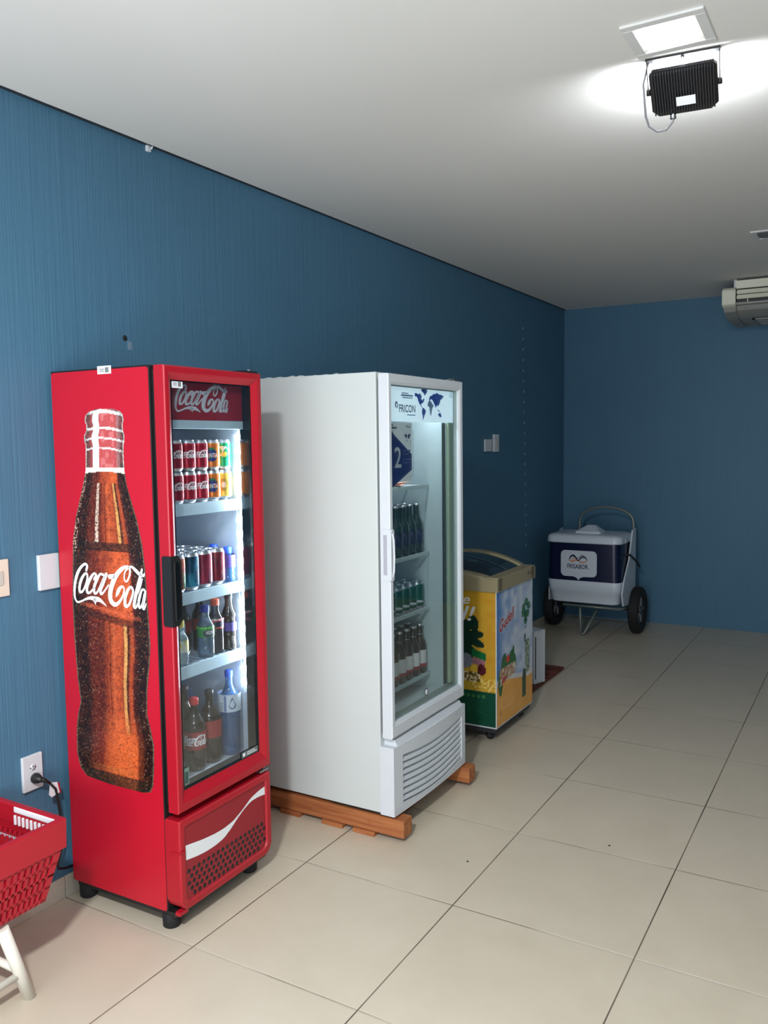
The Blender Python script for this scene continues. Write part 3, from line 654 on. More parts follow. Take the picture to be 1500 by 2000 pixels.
# ------------------------------------------------------------------ cans and bottles
def bottle_mesh(prof, m, seg=18):
    return MB().lathe(prof, m, seg)
def face_map(r, k=1.0, off=0.0005):
    """wrap x (metres of arc) and height y on a cylinder of radius r, facing +X turned by 0"""
    return lambda x, y: ((r+off)*cos(x/r), (r+off)*sin(x/r), y)
def label_band(r, z0, z1, m, seg=20, off=0.0004):
    return MB().lathe([(r+off, z0), (r+off, z1)], m, seg, cap=False)
def can(label, m, r=0.0290, h=0.1035, group=None, deco=None):
    t = thing('drink_can', label, 'can', group=group)
    p = [(0.0, 0.002, M_SILVER), (r*0.72, 0.0, M_SILVER), (r*0.80, 0.002, M_SILVER), (r*0.97, 0.012, M_SILVER), (r, 0.016, m), (r, h-0.016, m), (r*0.97, h-0.011, m), (r*0.83, h-0.003, M_SILVER), (r*0.84, h, M_SILVER), (r*0.79, h, M_SILVER), (r*0.77, h-0.004, M_SILVER), (0.0, h-0.004, M_SILVER)]
    smooth(MB().lathe(p, m, 20, cap=False).build('can_body', t), 50)
    MB().prism([(-0.010, -0.006), (0.010, -0.006), (0.012, 0.0), (0.010, 0.006), (-0.010, 0.006)], (0, 0, h-0.0038), (1, 0, 0), (0, 1, 0), (0, 0, 1), 0.0012, M_SILVER).build('pull_tab', t)
    if deco: b = MB(); deco(b, r, h); b.build('can_print', t)
    return t
def disc(b, r, cx, cy, rx, ry, m, n=20, off=0.0005):
    mp = face_map(r, off=off); vs = [b.bm.verts.new(mp(cx+rx*cos(2*pi*k/n), cy+ry*sin(2*pi*k/n))) for k in range(n)]
    c = b.bm.verts.new(mp(cx, cy)); mi = b.mi(m)
    for k in range(n): f = b.bm.faces.new((c, vs[k], vs[(k+1) % n])); f.material_index = mi
def d_cola(b, r, h): logo(b, face_map(r), M_LETTER, -0.036, h*0.42, 0.072, 0.026, 3)
def d_orange(b, r, h):
    disc(b, r, 0, h*0.52, 0.021, 0.024, mat('leaf_green', sr(24, 120, 70), 0.4)); disc(b, r, 0.002, h*0.48, 0.020, 0.020, M_NAVY, off=0.0008)
    b.text('FANTA', face_map(r, off=0.0012), M_LETTER, 0.044, 0.015, 0.0, -0.022, h*0.42)
def d_green(b, r, h):
    disc(b, r, 0, h*0.62, 0.022, 0.018, mat('pale_print', sr(200, 206, 190), 0.4)); disc(b, r, 0.004, h*0.52, 0.010, 0.010, mat('gold_print', sr(190, 170, 40), 0.4), off=0.0008)
def d_yellow(b, r, h): disc(b, r, 0, h*0.5, 0.016, 0.022, mat('olive_print', sr(140, 120, 40), 0.4)); disc(b, r, 0, h*0.5, 0.008, 0.010, M_LETTERG, off=0.0008)
def blotch(name, c1, c2, c3, sc=26):
    m = mat(name, c1, 0.3, metal=0.35); t = NT(m); tc = t.new('ShaderNodeTexCoord').outputs['Object']
    n = t.noise(t.mapv(tc, (1, 1, 0.45)), sc, 2); t.link(t.ramp(n, [(0.38, c1), (0.52, c2), (0.66, c3)]), t.b.inputs['Base Color']); return m
M_COLA = mat('can_red', sr(176, 18, 40), 0.22, metal=0.45); M_ORANGE = mat('can_orange', sr(222, 120, 34), 0.25, metal=0.35)
M_GRN = mat('can_green', sr(30, 150, 96), 0.25, metal=0.35); M_YEL = mat('can_yellow', sr(208, 178, 70), 0.25, metal=0.35)
M_EN1 = blotch('can_dark_teal', sr(8, 12, 22), sr(24, 70, 96), sr(60, 150, 180)); M_EN2 = blotch('can_crimson', sr(120, 20, 44), sr(168, 48, 72), sr(70, 40, 60))
M_EN3 = blotch('can_orange_green', sr(200, 110, 50), sr(170, 50, 40), sr(40, 96, 50)); M_EN4 = blotch('can_dark_red', sr(130, 24, 40), sr(96, 30, 44), sr(150, 60, 60))
ord_ = ['first', 'second', 'third', 'fourth', 'fifth', 'sixth', 'seventh']
protos = {}
FACE = radians(-48)      # prints turned towards the room's entrance
def put(kind, mk, t, u, v, z, label, group, rot=None):
    w = loc2w(t, (u, v, z)); rot = FACE if rot is None else rot
    if kind not in protos:
        o = mk(); o.location = w; o.rotation_euler = (0, 0, rot); protos[kind] = o
    else: o = dup(protos[kind], w, rot)
    o['label'] = label; o['group'] = group; return o
cols = [0.098, 0.158, 0.2185, 0.279, 0.339, 0.3995]
kinds = [('cola', 'red cola can', lambda: can('', M_COLA, deco=d_cola))]*4+[('orange', 'orange soda can', lambda: can('', M_ORANGE, deco=d_orange))]
for tier in (0, 1):
    tn = ('lower', 'upper')[tier]
    for i, v in enumerate(cols):
        if i < 5: k, nm, mk = kinds[i]
        elif tier: k, nm, mk = 'green', 'green soda can', lambda: can('', M_GRN, deco=d_green)
        else: k, nm, mk = 'yellow', 'yellow soda can', lambda: can('', M_YEL, deco=d_yellow)
        w = ('%s from the left, ' % ord_[i]) if k == 'cola' else 'beside the red ones, ' if k == 'orange' else 'at the right end, '
        put(k, mk, RC, -0.120, v, 1.3555+tier*0.1040, '%s %s%s tier, top shelf of red cooler' % (nm, w, tn), 'cans on the top shelf of the red cooler')
# second shelf: taller cans several rows deep
C2 = [0.092, 0.156, 0.221, 0.286, 0.350]; K2 = [('e3', 'orange and green can', M_EN3), ('e1', 'dark blue can', M_EN1), ('e1', 'dark blue can', M_EN1), ('e2', 'crimson can', M_EN2), ('e4', 'dark red can', M_EN4)]
K2 = [K2[0], K2[1], K2[3], K2[4]]; C2 = [0.150, 0.216, 0.282, 0.348]
for row in range(5):
    for i, v in enumerate(C2):
        k, nm, mm = K2[i]
        put(k, lambda mm=mm: can('', mm, 0.0318, 0.124), RC, -0.122-row*0.0655, v, 1.0645,
            '%s, %s row back, second shelf of the red cooler' % (nm, ord_[row]), 'tall cans on the second shelf of the red cooler', rot=FACE+0.7*row+i)

def pet(label, name, r, h, body, capm, labm, lz, lh, liquid=None, neck=0.013, waves=0, deco=None, cat='bottle'):
    t = thing(name, label, cat); p = [(0.0, 0.004), (r*0.55, 0.001), (r*0.85, 0.0), (r, 0.012)]
    hs = h-0.022
    n = 26
    for k in range(n+1):
        z = 0.014+(hs*0.66-0.014)*k/n; q = r*(1-0.05*waves*(0.5+0.5*cos(z/hs*2*pi*(2+waves*1.5))))
        if lz-0.004 < z < lz+lh+0.004: q = r*0.985
        p.append((q, z))
    for k in range(1, 9): a = k/8; p.append((neck+(r-neck)*(cos(a*pi)*0.5+0.5), hs*(0.66+0.27*a)))
    p.append((neck, hs)); 
    smooth(MB().lathe(p, body, 20).build('bottle_body', t), 60)
    c = MB().lathe([(neck+0.0015, hs-0.001), (neck+0.002, hs+0.001), (neck+0.002, h-0.002), (neck, h), (0.0, h)], capm, 16, cap=False)
    c.build('cap', t)
    if labm:
        l = MB().lathe([(r*0.985+0.0008, lz), (r*0.985+0.0008, lz+lh)], labm, 22, cap=False)
        lo = l.build('label_sleeve', t)
        if deco: b = MB(); deco(b, r*0.985+0.0008, lz, lh); b.build('label_print', lo)
    if liquid:
        z1 = hs*0.80; q = [(0.0, 0.006)]+[(x*0.93, z) for x, z in p[2:] if z < z1]; q.append((0.0, q[-1][1])); MB().lathe(q, liquid, 16, cap=False).build('drink', t)
    return t
M_PET = glass_mat('clear_plastic', (0.86, 0.93, 0.97), 0.10, 0.08, 0.12, sr(170, 200, 220)); M_PETB = glass_mat('blue_plastic', (0.45, 0.68, 0.90), 0.10, 0.08, 0.30, sr(80, 130, 190))
M_PETD = glass_mat('smoky_plastic', (0.55, 0.56, 0.60), 0.12, 0.08, 0.25, sr(60, 60, 70)); M_DRINK = mat('dark_drink', (0.010, 0.006, 0.005), 0.15)
M_WATER = glass_mat('water', (0.72, 0.84, 0.94), 0.06, 0.05, 0.10, sr(110, 150, 190)); M_COLAB = mat('cola_bottle', (0.012, 0.008, 0.007), 0.16, coat=0.3)
M_CAPR = mat('red_cap', sr(206, 44, 52), 0.4); M_CAPB = mat('blue_cap', sr(40, 84, 200), 0.4); M_CAPK = mat('black_cap', (0.01, 0.01, 0.012), 0.4); M_CAPO = mat('orange_cap', sr(220, 92, 60), 0.4)
M_CAPY = mat('yellow_cap', sr(220, 196, 60), 0.4); M_CAPN = mat('navy_cap', sr(24, 40, 130), 0.4)
M_LREDB = mat('red_label', sr(150, 34, 42), 0.45); M_LGREEN = mat('green_label', sr(46, 130, 66), 0.45); M_LWHITE = mat('white_label', sr(200, 212, 224), 0.45); M_LORANGE = mat('orange_label', sr(190, 76, 62), 0.45)
M_LYB = blotch('yellow_blue_label', sr(232, 232, 226), sr(214, 196, 70), sr(40, 110, 150), 40); M_LPUR = mat('purple_label', sr(74, 60, 140), 0.45); M_LPALE = mat('pale_blue_label', sr(168, 196, 214), 0.45)
def d_script(b, r, z, h): logo(b, face_map(r), M_LETTER, -0.046, z+h*0.22, 0.092, h*0.6, 3)
def d_green_l(b, r, z, h):
    mp = face_map(r); b.ribbon([[(-0.05, z+h*0.88, 0.005), (0.0, z+h*0.88, 0.005), (0.05, z+h*0.88, 0.005)]], mp, mat('lime_ink', sr(130, 210, 80), 0.4), 4)
    b.ribbon([[(0.002, z+h*0.38, h*0.6), (0.016, z+h*0.38, h*0.6), (0.032, z+h*0.38, h*0.6)]], mp, M_NAVYD, 3)
    b.text('H2OH!', face_map(r, off=0.0012), M_LETTER, 0.028, 0.013, 0, 0.003, z+h*0.26)
def d_orange_l(b, r, z, h):
    mp = face_map(r); b.ribbon([[(-0.05, z+h*0.93, 0.005), (0.0, z+h*0.93, 0.005), (0.05, z+h*0.93, 0.005)]], mp, M_LETTERG, 4)
    b.ribbon([[(0.002, z+h*0.45, h*0.6), (0.016, z+h*0.45, h*0.6), (0.036, z+h*0.45, h*0.6)]], mp, M_NAVYD, 3); b.text('LIMA', face_map(r, off=0.0012), M_LETTERG, 0.024, 0.011, 0, 0.006, z+h*0.36)
d_orange_l_plain = lambda b, r, z, h: (b.ribbon([[(-0.05, z+h*0.93, 0.005), (0.0, z+h*0.93, 0.005), (0.05, z+h*0.93, 0.005)]], face_map(r), M_LETTERG, 4), b.ribbon([[(0.002, z+h*0.45, h*0.6), (0.016, z+h*0.45, h*0.6), (0.036, z+h*0.45, h*0.6)]], face_map(r), M_NAVYD, 3))
def d_drop(b, r, z, h):
    mp = face_map(r); pts = [(0.010+0.013*cos(a), z+h*0.38+0.013*sin(a)) for a in [radians(x) for x in range(150, 391, 20)]]+[(0.010, z+h*0.86)]
    vs = [b.bm.verts.new(mp(*q)) for q in pts]; f = b.bm.faces.new(vs); f.material_index = b.mi(M_NAVY)
    b.ribbon([[(-0.016, z+h*0.1, 0.008), (-0.016, z+h*0.5, 0.008), (-0.016, z+h*0.9, 0.008)]], mp, mat('pale_navy', sr(90, 110, 170), 0.4), 2)
    for k in range(4): b.ribbon([[(-0.040, z+h*(0.15+0.12*k), 0.002), (-0.024, z+h*(0.15+0.12*k), 0.002)]], mp, M_GREYPR, 2)
S3 = 0.8215; G3 = 'bottles on the third shelf of the red cooler'
def one(o, t, u, v, z, label, group, rot=FACE):
    o.location = loc2w(t, (u, v, z)); o.rotation_euler = (0, 0, rot); o['label'] = label; o['group'] = group; return o
one(pet('', 'juice_bottle', 0.027, 0.150, M_PET, M_CAPY, M_LYB, 0.045, 0.040, mat('milky_drink', sr(226, 232, 232), 0.4)), RC, -0.118, 0.156, S3, 'small bottle with a yellow cap at the left of the third shelf', G3)
one(pet('', 'water_bottle', 0.028, 0.182, M_PETB, M_CAPB, M_LPALE, 0.085, 0.036, M_WATER), RC, -0.178, 0.205, S3, 'blue-capped water bottle behind the yellow-capped bottle on the third shelf', G3)
one(pet('', 'soda_bottle', 0.0295, 0.178, M_PET, M_CAPN, M_LGREEN, 0.072, 0.036, M_WATER, deco=d_green_l), RC, -0.118, 0.2805, S3, 'clear bottle with navy cap and green label on the third shelf', G3)
one(pet('', 'soda_bottle', 0.0285, 0.190, M_PETD, M_CAPO, M_LORANGE, 0.088, 0.034, M_DRINK, deco=d_orange_l_plain), RC, -0.126, 0.342, S3, 'dark bottle with an orange cap and orange label on the third shelf', G3)
one(pet('', 'cola_bottle', 0.0265, 0.205, M_COLAB, M_CAPK, M_LPUR, 0.070, 0.030, None, waves=2), RC, -0.112, 0.398, S3, 'dark wavy bottle with a purple label beside the lights on the third shelf', G3)
one(pet('', 'soda_bottle', 0.029, 0.195, M_COLAB, M_CAPR, M_LREDB, 0.075, 0.040), RC, -0.215, 0.275, S3, 'red-capped dark bottle in the back row of the third shelf', G3)
one(pet('', 'soda_bottle', 0.029, 0.200, M_COLAB, M_CAPK, M_LREDB, 0.075, 0.040), RC, -0.205, 0.350, S3, 'black-capped dark bottle in the back row of the third shelf', G3)
# right end of the second shelf
one(pet('', 'water_bottle', 0.0275, 0.122, M_PETB, M_CAPB, M_LPUR, 0.050, 0.045, M_WATER, waves=2), RC, -0.118, 0.408, 1.0645, 'short wavy blue bottle at the lit right end of the second shelf', 'blue bottles on the second shelf of the red cooler')
one(pet('', 'water_bottle', 0.0275, 0.128, M_PETB, M_CAPB, M_LPALE, 0.050, 0.045, M_WATER, waves=2), RC, -0.182, 0.408, 1.0645, 'blue bottle standing behind the wavy blue bottle on the second shelf', 'blue bottles on the second shelf of the red cooler')
# bottom of the red cooler
GB = 'bottles at the bottom of the red cooler'
one(pet('', 'cola_bottle', 0.0375, 0.247, M_COLAB, M_CAPR, M_LREDB, 0.075, 0.062, deco=d_script), RC, -0.122, 0.216, 0.4465, 'dark cola bottle with a red cap and script label at the bottom left', GB)
one(pet('', 'cola_bottle', 0.0400, 0.252, M_COLAB, M_CAPK, M_LREDB, 0.090, 0.060), RC, -0.128, 0.300, 0.4465, 'dark cola bottle with black cap and plain red label in the bottom row', GB)
one(pet('', 'water_bottle', 0.0410, 0.300, M_PETB, M_CAPB, M_LWHITE, 0.158, 0.062, M_WATER, deco=d_drop), RC, -0.116, 0.392, 0.4465, 'tall blue water bottle with a white drop label at the bottom right', GB)
one(pet('', 'cola_bottle', 0.0375, 0.262, M_COLAB, M_CAPK, M_LREDB, 0.090, 0.060), RC, -0.215, 0.270, 0.4465, 'black-capped cola bottle behind the red-capped one at the bottom', GB)
one(pet('', 'water_jug', 0.058, 0.300, M_PETB, M_CAPB, None, 0, 0, M_WATER, 0.02), RC, -0.315, 0.345, 0.4465, 'large blue water jug at the back of the bottom row', GB)
one(pet('', 'water_jug', 0.058, 0.290, M_PETB, M_CAPN, None, 0, 0, M_WATER, 0.02), RC, -0.315, 0.215, 0.4465, 'blue water jug in the back left of the bottom row', GB)
# ------------------------------------------------------------------ the white cooler
PB = 0.105
M_HDR = mat("lit_header_film", sr(206, 218, 224), 0.35, emit=sr(190, 212, 226), es=1.0); M_INK = mat("navy_ink", sr(12, 30, 90), 0.4); M_MAP = mat("map_blue", sr(24, 70, 176), 0.4); M_MAPP = mat("map_pale", sr(120, 140, 176), 0.4); M_INKP = mat("pale_ink", sr(140, 160, 190), 0.5)
M_FILM = mat("torn_film", sr(200, 206, 206), 0.4); M_PAPER = mat("salmon_paper", sr(228, 172, 148), 0.7); M_GLF = glass_mat("tinted_glass", (0.35, 0.38, 0.38), 0.14, 0.03, 0.25, (0.05, 0.06, 0.06))
M_SHELFW = mat("shelf_front", sr(176, 190, 192), 0.4)
WC = thing('display_fridge', 'tall white glass-door fridge standing on a low wooden pallet', 'fridge', (0.7983, 2.7375, 0), -0.0051)
WW, WB = 0.6415, -0.74
b = MB()
b.box(WB, -0.0546, 0, 0.040, PB, 1.810, M_WHITE, 0.003); b.box(WB, -0.0546, WW-0.040, WW, PB, 1.810, M_WHITE, 0.003)
b.box(WB, -0.0546, 0.040, WW-0.040, 1.772, 1.810, M_WHITE); b.box(WB, WB+0.04, 0.040, WW-0.040, 0.36, 1.772, M_WHITE)
b.box(WB+0.002, -0.0566, 0.04, WW-0.04, PB, 0.40, M_WHITE); b.build('cabinet', WC)
b = MB()
b.box(WB+0.04, -0.0546, 0.040, 0.042, 0.40, 1.772, M_LINERW); b.box(WB+0.04, -0.0546, WW-0.042, WW-0.040, 0.40, 1.772, M_LINERW)
b.box(WB+0.04, WB+0.042, 0.04, WW-0.04, 0.40, 1.772, M_LINERW); b.box(WB+0.04, -0.0546, 0.04, WW-0.04, 0.400, 0.430, M_LINERW); b.box(WB+0.04, -0.0546, 0.04, WW-0.04, 1.768, 1.770, M_LINERW)
b.prism([(-0.25, 0.43), (-0.0546, 0.43), (-0.0546, 0.452), (-0.12, 0.452)], (0, 0.042, 0), (1, 0, 0), (0, 0, 1), (0, 1, 0), WW-0.084, M_LINERW)
b.build('liner', WC)
WS = (1.356, 1.056, 0.808, 0.512)
for z in WS:
    s = MB()
    for k in range(16): v = 0.060+k*0.035; s.tube([(WB+0.06, v, z-0.003), (-0.153, v, z-0.003)], 0.0024, M_WHITEP, 6)
    for u in (-0.66, -0.45, -0.25): s.tube([(u, 0.045, z-0.007), (u, WW-0.045, z-0.007)], 0.0035, M_WHITEP, 6)
    s.box(-0.152, -0.146, 0.043, WW-0.043, z-0.014, z+0.003, M_SHELFW, 0.0015); s.build('shelf', WC)
# lit header
b = MB(); b.box(-0.036, -0.030, 0.034, WW-0.034, 1.626, 1.772, M_HDR); hd = b.build('header_sign', WC)
mp = lambda x, y: (-0.0292, x, y)
b = MB(); b.text('FRICON', mp, M_INK, 0.131, 0.030, 0, 0.131, 1.662); b.build('lettering', hd)
b = MB()
b.ribbon([[(0.122, 1.690, 0.005), (0.110, 1.700, 0.007), (0.103, 1.690, 0.008), (0.108, 1.679, 0.005)], [(0.113, 1.686, 0.004), (0.121, 1.683, 0.004), (0.118, 1.678, 0.003)]], mp, M_INK, 4); b.build('emblem', hd)
b = MB()
for pts in ([(0.2581, 1.7386), (0.27, 1.742), (0.285, 1.736), (0.30, 1.741), (0.31, 1.7358), (0.318, 1.728), (0.312, 1.720), (0.322, 1.713), (0.334, 1.722), (0.3415, 1.7172), (0.3305, 1.7044), (0.3145, 1.699), (0.3091, 1.6914), (0.300, 1.696), (0.2936, 1.7032), (0.286, 1.713), (0.2835, 1.7201), (0.272, 1.728), (0.2604, 1.7265)],
    [(0.3091, 1.6914), (0.3145, 1.6930), (0.322, 1.684), (0.318, 1.683)],
    [(0.3104, 1.7567), (0.335, 1.760), (0.3637, 1.7591), (0.366, 1.750), (0.358, 1.7427), (0.3417, 1.7321), (0.336, 1.742), (0.3208, 1.7486)],
    [(0.3222, 1.6831), (0.335, 1.683), (0.3541, 1.6727), (0.348, 1.661), (0.3403, 1.6525), (0.333, 1.641), (0.3265, 1.6336), (0.325, 1.650), (0.3191, 1.662)],
    [(0.3793, 1.716), (0.386, 1.727), (0.396, 1.7367), (0.404, 1.733), (0.4182, 1.7426), (0.436, 1.743), (0.452, 1.7491), (0.475, 1.743), (0.495, 1.742), (0.5177, 1.7363), (0.503, 1.729), (0.497, 1.722), (0.4857, 1.7222), (0.4797, 1.7066), (0.471, 1.700), (0.4623, 1.6907), (0.455, 1.699), (0.4396, 1.6849), (0.434, 1.696), (0.4287, 1.6999), (0.422, 1.708), (0.4123, 1.7171), (0.3958, 1.7216), (0.388, 1.712)],
    [(0.4618, 1.6573), (0.470, 1.664), (0.482, 1.668), (0.490, 1.660), (0.4961, 1.6528), (0.4845, 1.6462), (0.472, 1.652)],
    [(0.455, 1.680), (0.470, 1.677), (0.482, 1.672), (0.468, 1.672)]):
    b.poly([mp(*q) for q in pts], M_MAP)
b.poly([mp(*q) for q in [(0.3737, 1.7083), (0.383, 1.714), (0.4011, 1.7117), (0.412, 1.700), (0.423, 1.6947), (0.412, 1.685), (0.406, 1.674), (0.402, 1.660), (0.3945, 1.651), (0.390, 1.662), (0.3867, 1.6735), (0.384, 1.688), (0.368, 1.6931)]], M_MAPP)
b.build('world_map', hd)
b = MB()
for x0, x1, y, h in ((0.153, 0.205, 1.7365, 0.004), (0.150, 0.240, 1.7280, 0.007), (0.158, 0.240, 1.7190, 0.004), (0.196, 0.262, 1.6525, 0.004)):
    x = x0
    while x < x1: w = 0.004+0.008*hsh(x*900, y*900); b.ribbon([[(x, y, h), (min(x+w, x1), y, h)]], mp, M_INKP, 1); x += w+0.003
b.build('small_print', hd)
# door
b = MB(); z0, z1 = 0.4075, 1.8028; ins = (0.026, 0.032, 0.040, 0.060)
frame_ring(b, 0, WW, z0, z1, ins, [(0, -0.0441), (0, -0.004), (0.10, 0.0), (0.75, 0.0), (1, -0.006), (1, -0.0441), (0, -0.0441)], M_WHITEP)
wd = b.build('door', WC)
b = MB(); b.box(-0.016, -0.012, 0.0265, WW-0.0325, z0+0.061, z1-0.041, M_GLASSW); b.build('glass', wd)
b = MB(); frame_ring(b, 0.026, WW-0.032, z0+0.060, z1-0.040, (0.004, 0.004, 0.004, 0.004), [(0, -0.017), (0, -0.0535), (1, -0.0535), (1, -0.017), (0, -0.017)], mat('grey_spacer', sr(120, 134, 130), 0.35)); b.build('inner_frame', wd)
b = MB(); frame_ring(b, 0.012, WW-0.012, z0+0.02, z1-0.02, (0.024, 0.024, 0.024, 0.03), [(0, -0.0441), (0, -0.0546), (1, -0.0546), (1, -0.0441), (0, -0.0441)], mat('grey_seal', sr(70, 76, 78), 0.6)); b.build('seal', wd)
# upright lamp cover and the dark strip at the hinge side
b = MB(); b.box(-0.050, -0.034, WW-0.070, WW-0.038, z0+0.07, 1.745, mat('lamp_cover', sr(146, 164, 140), 0.25), 0.006, 3); b.box(-0.052, -0.030, WW-0.072, WW-0.036, 1.730, 1.768, M_WHITEP, 0.003); b.box(-0.054, -0.050, WW-0.098, WW-0.070, z0+0.07, 1.626, M_BLACKG, 0.001); b.build('lamp_strip', WC)
b = MB()
b.prism([(-0.002, 1.030), (0.004, 1.022), (0.016, 1.022), (0.022, 1.030), (0.022, 1.212), (0.016, 1.220), (0.004, 1.220), (-0.002, 1.212)], (0.0, 0, 0), (0, 1, 0), (0, 0, 1), (1, 0, 0), 0.006, M_WHITEP, 0.0015)
b.prism([(-0.040, 1.022), (0.002, 1.022), (0.006, 1.040), (0.006, 1.205), (0.002, 1.220), (-0.040, 1.220)], (0, -0.004, 0), (1, 0, 0), (0, 0, 1), (0, 1, 0), 0.006, M_WHITEP, 0.001)
b.prism([(-0.028, 1.045), (-0.012, 1.045), (-0.012, 1.198), (-0.028, 1.198)], (0, -0.0045, 0), (1, 0, 0), (0, 0, 1), (0, 1, 0), 0.002, mat('handle_recess', sr(170, 172, 182), 0.5))
b.tube([(0.008, 0.004, 1.036), (0.014, 0.002, 1.06), (0.016, 0.002, 1.12), (0.014, 0.002, 1.18), (0.008, 0.004, 1.204)], 0.004, M_WHITEP, 8)
b.build('handle', wd)
b = MB(); b.lathe([(0.0, -0.0108), (0.0155, -0.0108), (0.0155, -0.0120)], mat('badge_dark', sr(50, 60, 60), 0.4), 20, (0, 0.304, 0.513), 'X'); b.lathe([(0.0, -0.0102), (0.0115, -0.0102), (0.0115, -0.0110)], M_LABELW, 20, (0, 0.304, 0.513), 'X')
b.ribbon([[(0.297, 0.509, 0.0015), (0.302, 0.516, 0.002), (0.307, 0.511, 0.002), (0.312, 0.517, 0.0015)]], lambda x, y: (-0.0098, x, y), M_DARKGREY, 3); b.build('badge', wd)
# lower panel with sagging louvres
b = MB(); L0, L1 = 0.099, 0.372; N = 16
def fr_u(v): return 0.004+0.010*sin(pi*v/WW)
def sag(v): return -0.018*sin(pi*(v-0.07)/(0.60-0.07)) if 0.07 < v < 0.60 else 0
def strip(mb, va, vb, za, zb, ua, ub, m, n=N, solid=True):
    """front-facing strip from va..vb between za(v)..zb(v), thickness ua..ub behind the bowed front"""
    mi = mb.mi(m); P = []
    for k in range(n+1):
        v = va+(vb-va)*k/n; u = fr_u(v); P.append([mb.bm.verts.new(q) for q in ((u+ua, v, za(v)), (u+ua, v, zb(v)), (u+ub, v, zb(v)), (u+ub, v, za(v)))])
    for A, B in zip(P, P[1:]):
        for k in range(4): f = mb.bm.faces.new((A[k], B[k], B[(k+1) % 4], A[(k+1) % 4])); f.material_index = mi
    for q in (P[0], P[-1]): f = mb.bm.faces.new(q); f.material_index = mi
c_ = lambda x: (lambda v: x)
strip(b, 0, 0.066, c_(L0), c_(L1), 0, -0.062, M_WHITEP, 3); strip(b, 0.604, WW, c_(L0), c_(L1), 0, -0.062, M_WHITEP, 3)
strip(b, 0.066, 0.604, lambda v: 0.328+sag(v), c_(L1), 0, -0.06, M_WHITEP); strip(b, 0.066, 0.604, c_(L0), lambda v: 0.134+sag(v), 0, -0.06, M_WHITEP)
b.prism([(-0.060, L1), (0.004, L1), (-0.008, L1+0.022), (-0.060, L1+0.026)], (0, 0.03, 0), (1, 0, 0), (0, 0, 1), (0, 1, 0), WW-0.06, M_WHITEP)
wp = b.build('lower_panel', WC)
b = MB()
for k in range(7):
    zc = 0.146+k*0.0262
    mi = b.mi(M_WHITEP); P = []
    for j in range(N+1):
        v = 0.064+(0.606-0.064)*j/N; u = fr_u(v); z = zc+sag(v)
        P.append([b.bm.verts.new(q) for q in ((u-0.003, v, z-0.004), (u-0.0035, v, z+0.006), (u-0.022, v, z+0.018), (u-0.022, v, z+0.013))])
    for A, B in zip(P, P[1:]):
        for q in range(4): b.bm.faces.new((A[q], B[q], B[(q+1) % 4], A[(q+1) % 4]))
b.build('louvre_slats', wp)
MB().box(-0.054, -0.045, 0.06, 0.61, 0.102, 0.35, M_DARKGREY).build('condenser_guard', wp)
b = MB(); b.text('FC', lambda x, y: (fr_u(x)+0.0005, x, y), mat('faint_grey', sr(190, 194, 198), 0.5), 0.03, 0.016, 0.2, 0.535, 0.345); b.build('lettering', wp)
for u, v in ((-0.10, 0.05), (-0.68, 0.05), (-0.10, WW-0.05), (-0.68, WW-0.05)):
    MB().lathe([(0.014, 0.088), (0.015, 0.094), (0.007, 0.096), (0.007, PB+0.002)], M_DARKGREY, 14, (u, v, 0)).build('foot', WC)
MB().box(-0.30, -0.06, 0.01, 0.20, PB-0.010, PB+0.002, M_BLACK).build('drain_tray', WC)
b = MB(); b.box(-0.05, -0.010, WW-0.06, WW-0.006, 1.803, 1.809, M_STEEL, 0.001); b.tube([(-0.03, WW-0.10, 1.806), (-0.02, WW-0.05, 1.816), (-0.02, WW-0.012, 1.812)], 0.0022, M_STEEL, 6); b.build('hinge', WC)
b = MB()      # torn wrapping film left on top
for k in range(7):
    u = -0.60+k*0.055+0.03*hsh(k, 9); b.prism([(0, 0), (0.035, 0.002), (0.028, 0.003+0.004*hsh(k, 3)), (0.010, 0.002+0.003*hsh(k, 5))], (u, 0.004+0.01*hsh(k, 1), 1.809), (1, 0, 0), (0, 0, 1), (0, 1, 0), 0.012, M_FILM)
b.build('film_scraps', WC)
d = bpy.data.lights.new('header_lamp_light', 'AREA'); d.shape = 'RECTANGLE'; d.size = 0.50; d.size_y = 0.03; d.energy = 2.2; d.color = (0.84, 0.93, 1.0)
lo = bpy.data.objects.new('header_lamp_light', d); COL.objects.link(lo); lo.parent = WC; lo.location = (-0.10, WW/2, 1.70); lo.rotation_euler = Vector((-0.35, 0, -1)).to_track_quat('-Z', 'Y').to_euler()
